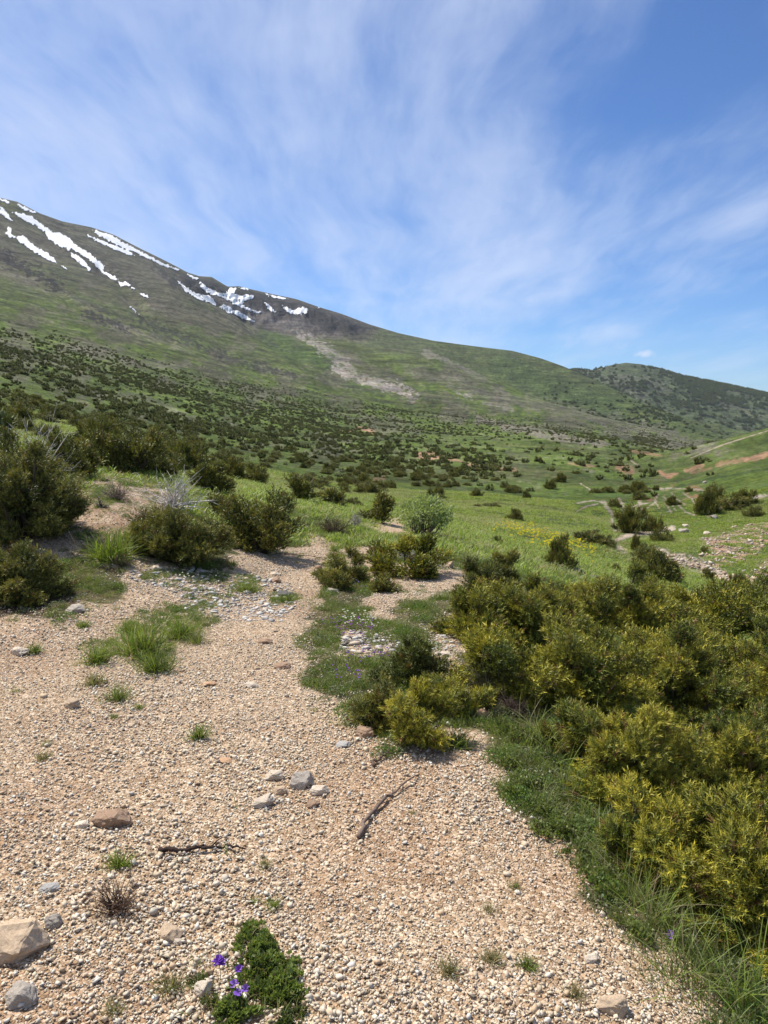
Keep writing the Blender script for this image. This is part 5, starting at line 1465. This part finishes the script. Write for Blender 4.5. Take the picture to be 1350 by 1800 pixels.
specks('white_flowers', [([(600, 1080), (670, 1085), (665, 1110), (610, 1105)], .6, None), ([(300, 1000), (400, 1010), (380, 1030), (290, 1020)], .4, None)], 120, (.7, .7, .62), .012, .06, 'tiny white flowers among the herbs')

# pale leafy bush at the meadow edge
def leaf_bush(px, py, wp, hp, label, seed, ca, cb, n, L, name, cat):
    x, y, z, r = place_px(px, py); dep = y * CP - (z - CAMZ) * SP
    W, H = wp / F * dep, hp / F * dep
    y += W * .3; z = float(ground(x, y)); H *= 1.05
    r_ = np.random.default_rng(seed); s = Soup(); nl = 46
    u = r_.uniform(-.1, 1, nl); a = r_.uniform(0, 6.28, nl); se = np.sqrt(1 - np.clip(u, 0, 1) ** 2); rad = r_.uniform(.45, 1, nl)
    ctr = np.stack([np.cos(a) * se * W / 2 * rad, np.sin(a) * se * W / 2 * rad, (np.clip(u, 0, 1) * .55 + .42) * H * (.6 + .4 * rad)], 1)
    k = r_.integers(0, nl, n); o = r_.normal(0, 1, (n, 3)); p = ctr[k] + o * W * .055
    d = o + np.array([0, 0, .6]); t = r_.uniform(0, 1, (n, 1))
    s.add(T_LEAF, p, basis(d, r_.uniform(0, 6.28, n)), L * r_.uniform(.7, 1.3, n), C(*ca) * (1 - t) + C(*cb) * t)
    e = link(name, None, loc=(x, y, z), label=label, category=cat)
    link('foliage', s.mesh('foliage', m_grass), e)
    link('branches', branches(seed, ctr, H, .018, (.16, .13, .11), 30).mesh('branches', m_wood, True), e)
leaf_bush(742, 942, 104, 64, 'pale green leafy bush on the meadow edge beyond the path', 71, (.19, .24, .09), (.36, .42, .20), 5600, .06, 'leafy_bush', 'bush')
# long grass leaning out among the thicket
LG = [(1085, 1530, 90), (1150, 1640, 110), (1230, 1740, 120), (1300, 1780, 130), (1060, 1470, 80), (1000, 1400, 80), (975, 1340, 80), (1340, 1700, 110), (1180, 1720, 90), (1120, 1590, 90), (950, 1300, 70), (1040, 1330, 80), (1265, 1300, 40), (1330, 1490, 60), (1090, 1400, 70)]
LGL = ['below the violet', 'in front of the nearest juniper', 'at the bottom by the gravel', 'in the lower right corner', 'at the middle of the gravel edge', 'where the gravel edge bends', 'under the thicket edge violets', 'along the right edge at the bottom',
       'left of the bottom corner grass', 'just above the single violet', 'beside the dry twig tangle', 'under the broad juniper', 'poking through the dark hollow', 'poking through the nearest junipers', 'behind the bright needled juniper']
for q, ((px, py, hp), wh) in enumerate(zip(LG, LGL)):
    x, y, z, r = place_px(px, py); dep = y * CP - (z - CAMZ) * SP
    s = tuft_soup(800 + q, 90 if hp > 65 else 12, .075 if hp > 65 else .02, hp / F * dep * 1.15, [('dark', .35), ('fresh', .40), ('grey', .12), ('dry', .13)], [t_blade(b, w_, 5) for b, w_ in ((.35, .018), (.7, .016), (1.0, .018))], .45)
    link('grass_clump', s.mesh('grass_clump', m_grass), loc=(x, y, z), label='long arching grass ' + wh, category='grass clump', group='long grass along the right thicket')

# ------------------------------------------------------------------ the air
m_haze = bpy.data.materials.new('haze'); m_haze.use_nodes = True; m_haze.node_tree.nodes.clear()
hn = NT(m_haze.node_tree)
pv = hn.node('ShaderNodeVolumePrincipled'); pv.inputs['Color'].default_value = (.80, .88, 1.0, 1); pv.inputs['Density'].default_value = 3.0e-5; pv.inputs['Anisotropy'].default_value = .2
ho = hn.node('ShaderNodeOutputMaterial'); hn.l.new(pv.outputs[0], ho.inputs['Volume'])
hx0, hx1, hy0, hy1, hz0, hz1 = X.min() - 5, X.max() + 5, Y.min() - 5, Y.max() + 5, float(Z.min()) - 1.5, max(float(Z.max()), 5) + 12
hv = [(x, y, z) for x in (hx0, hx1) for y in (hy0, hy1) for z in (hz0, hz1)]
hf = [0, 1, 3, 2, 4, 6, 7, 5, 0, 4, 5, 1, 2, 3, 7, 6, 0, 2, 6, 4, 1, 5, 7, 3]
link('haze', new_mesh('haze', hv, hf, [4] * 6, m_haze), kind='stuff', label='thin blue summer haze in the valley air')
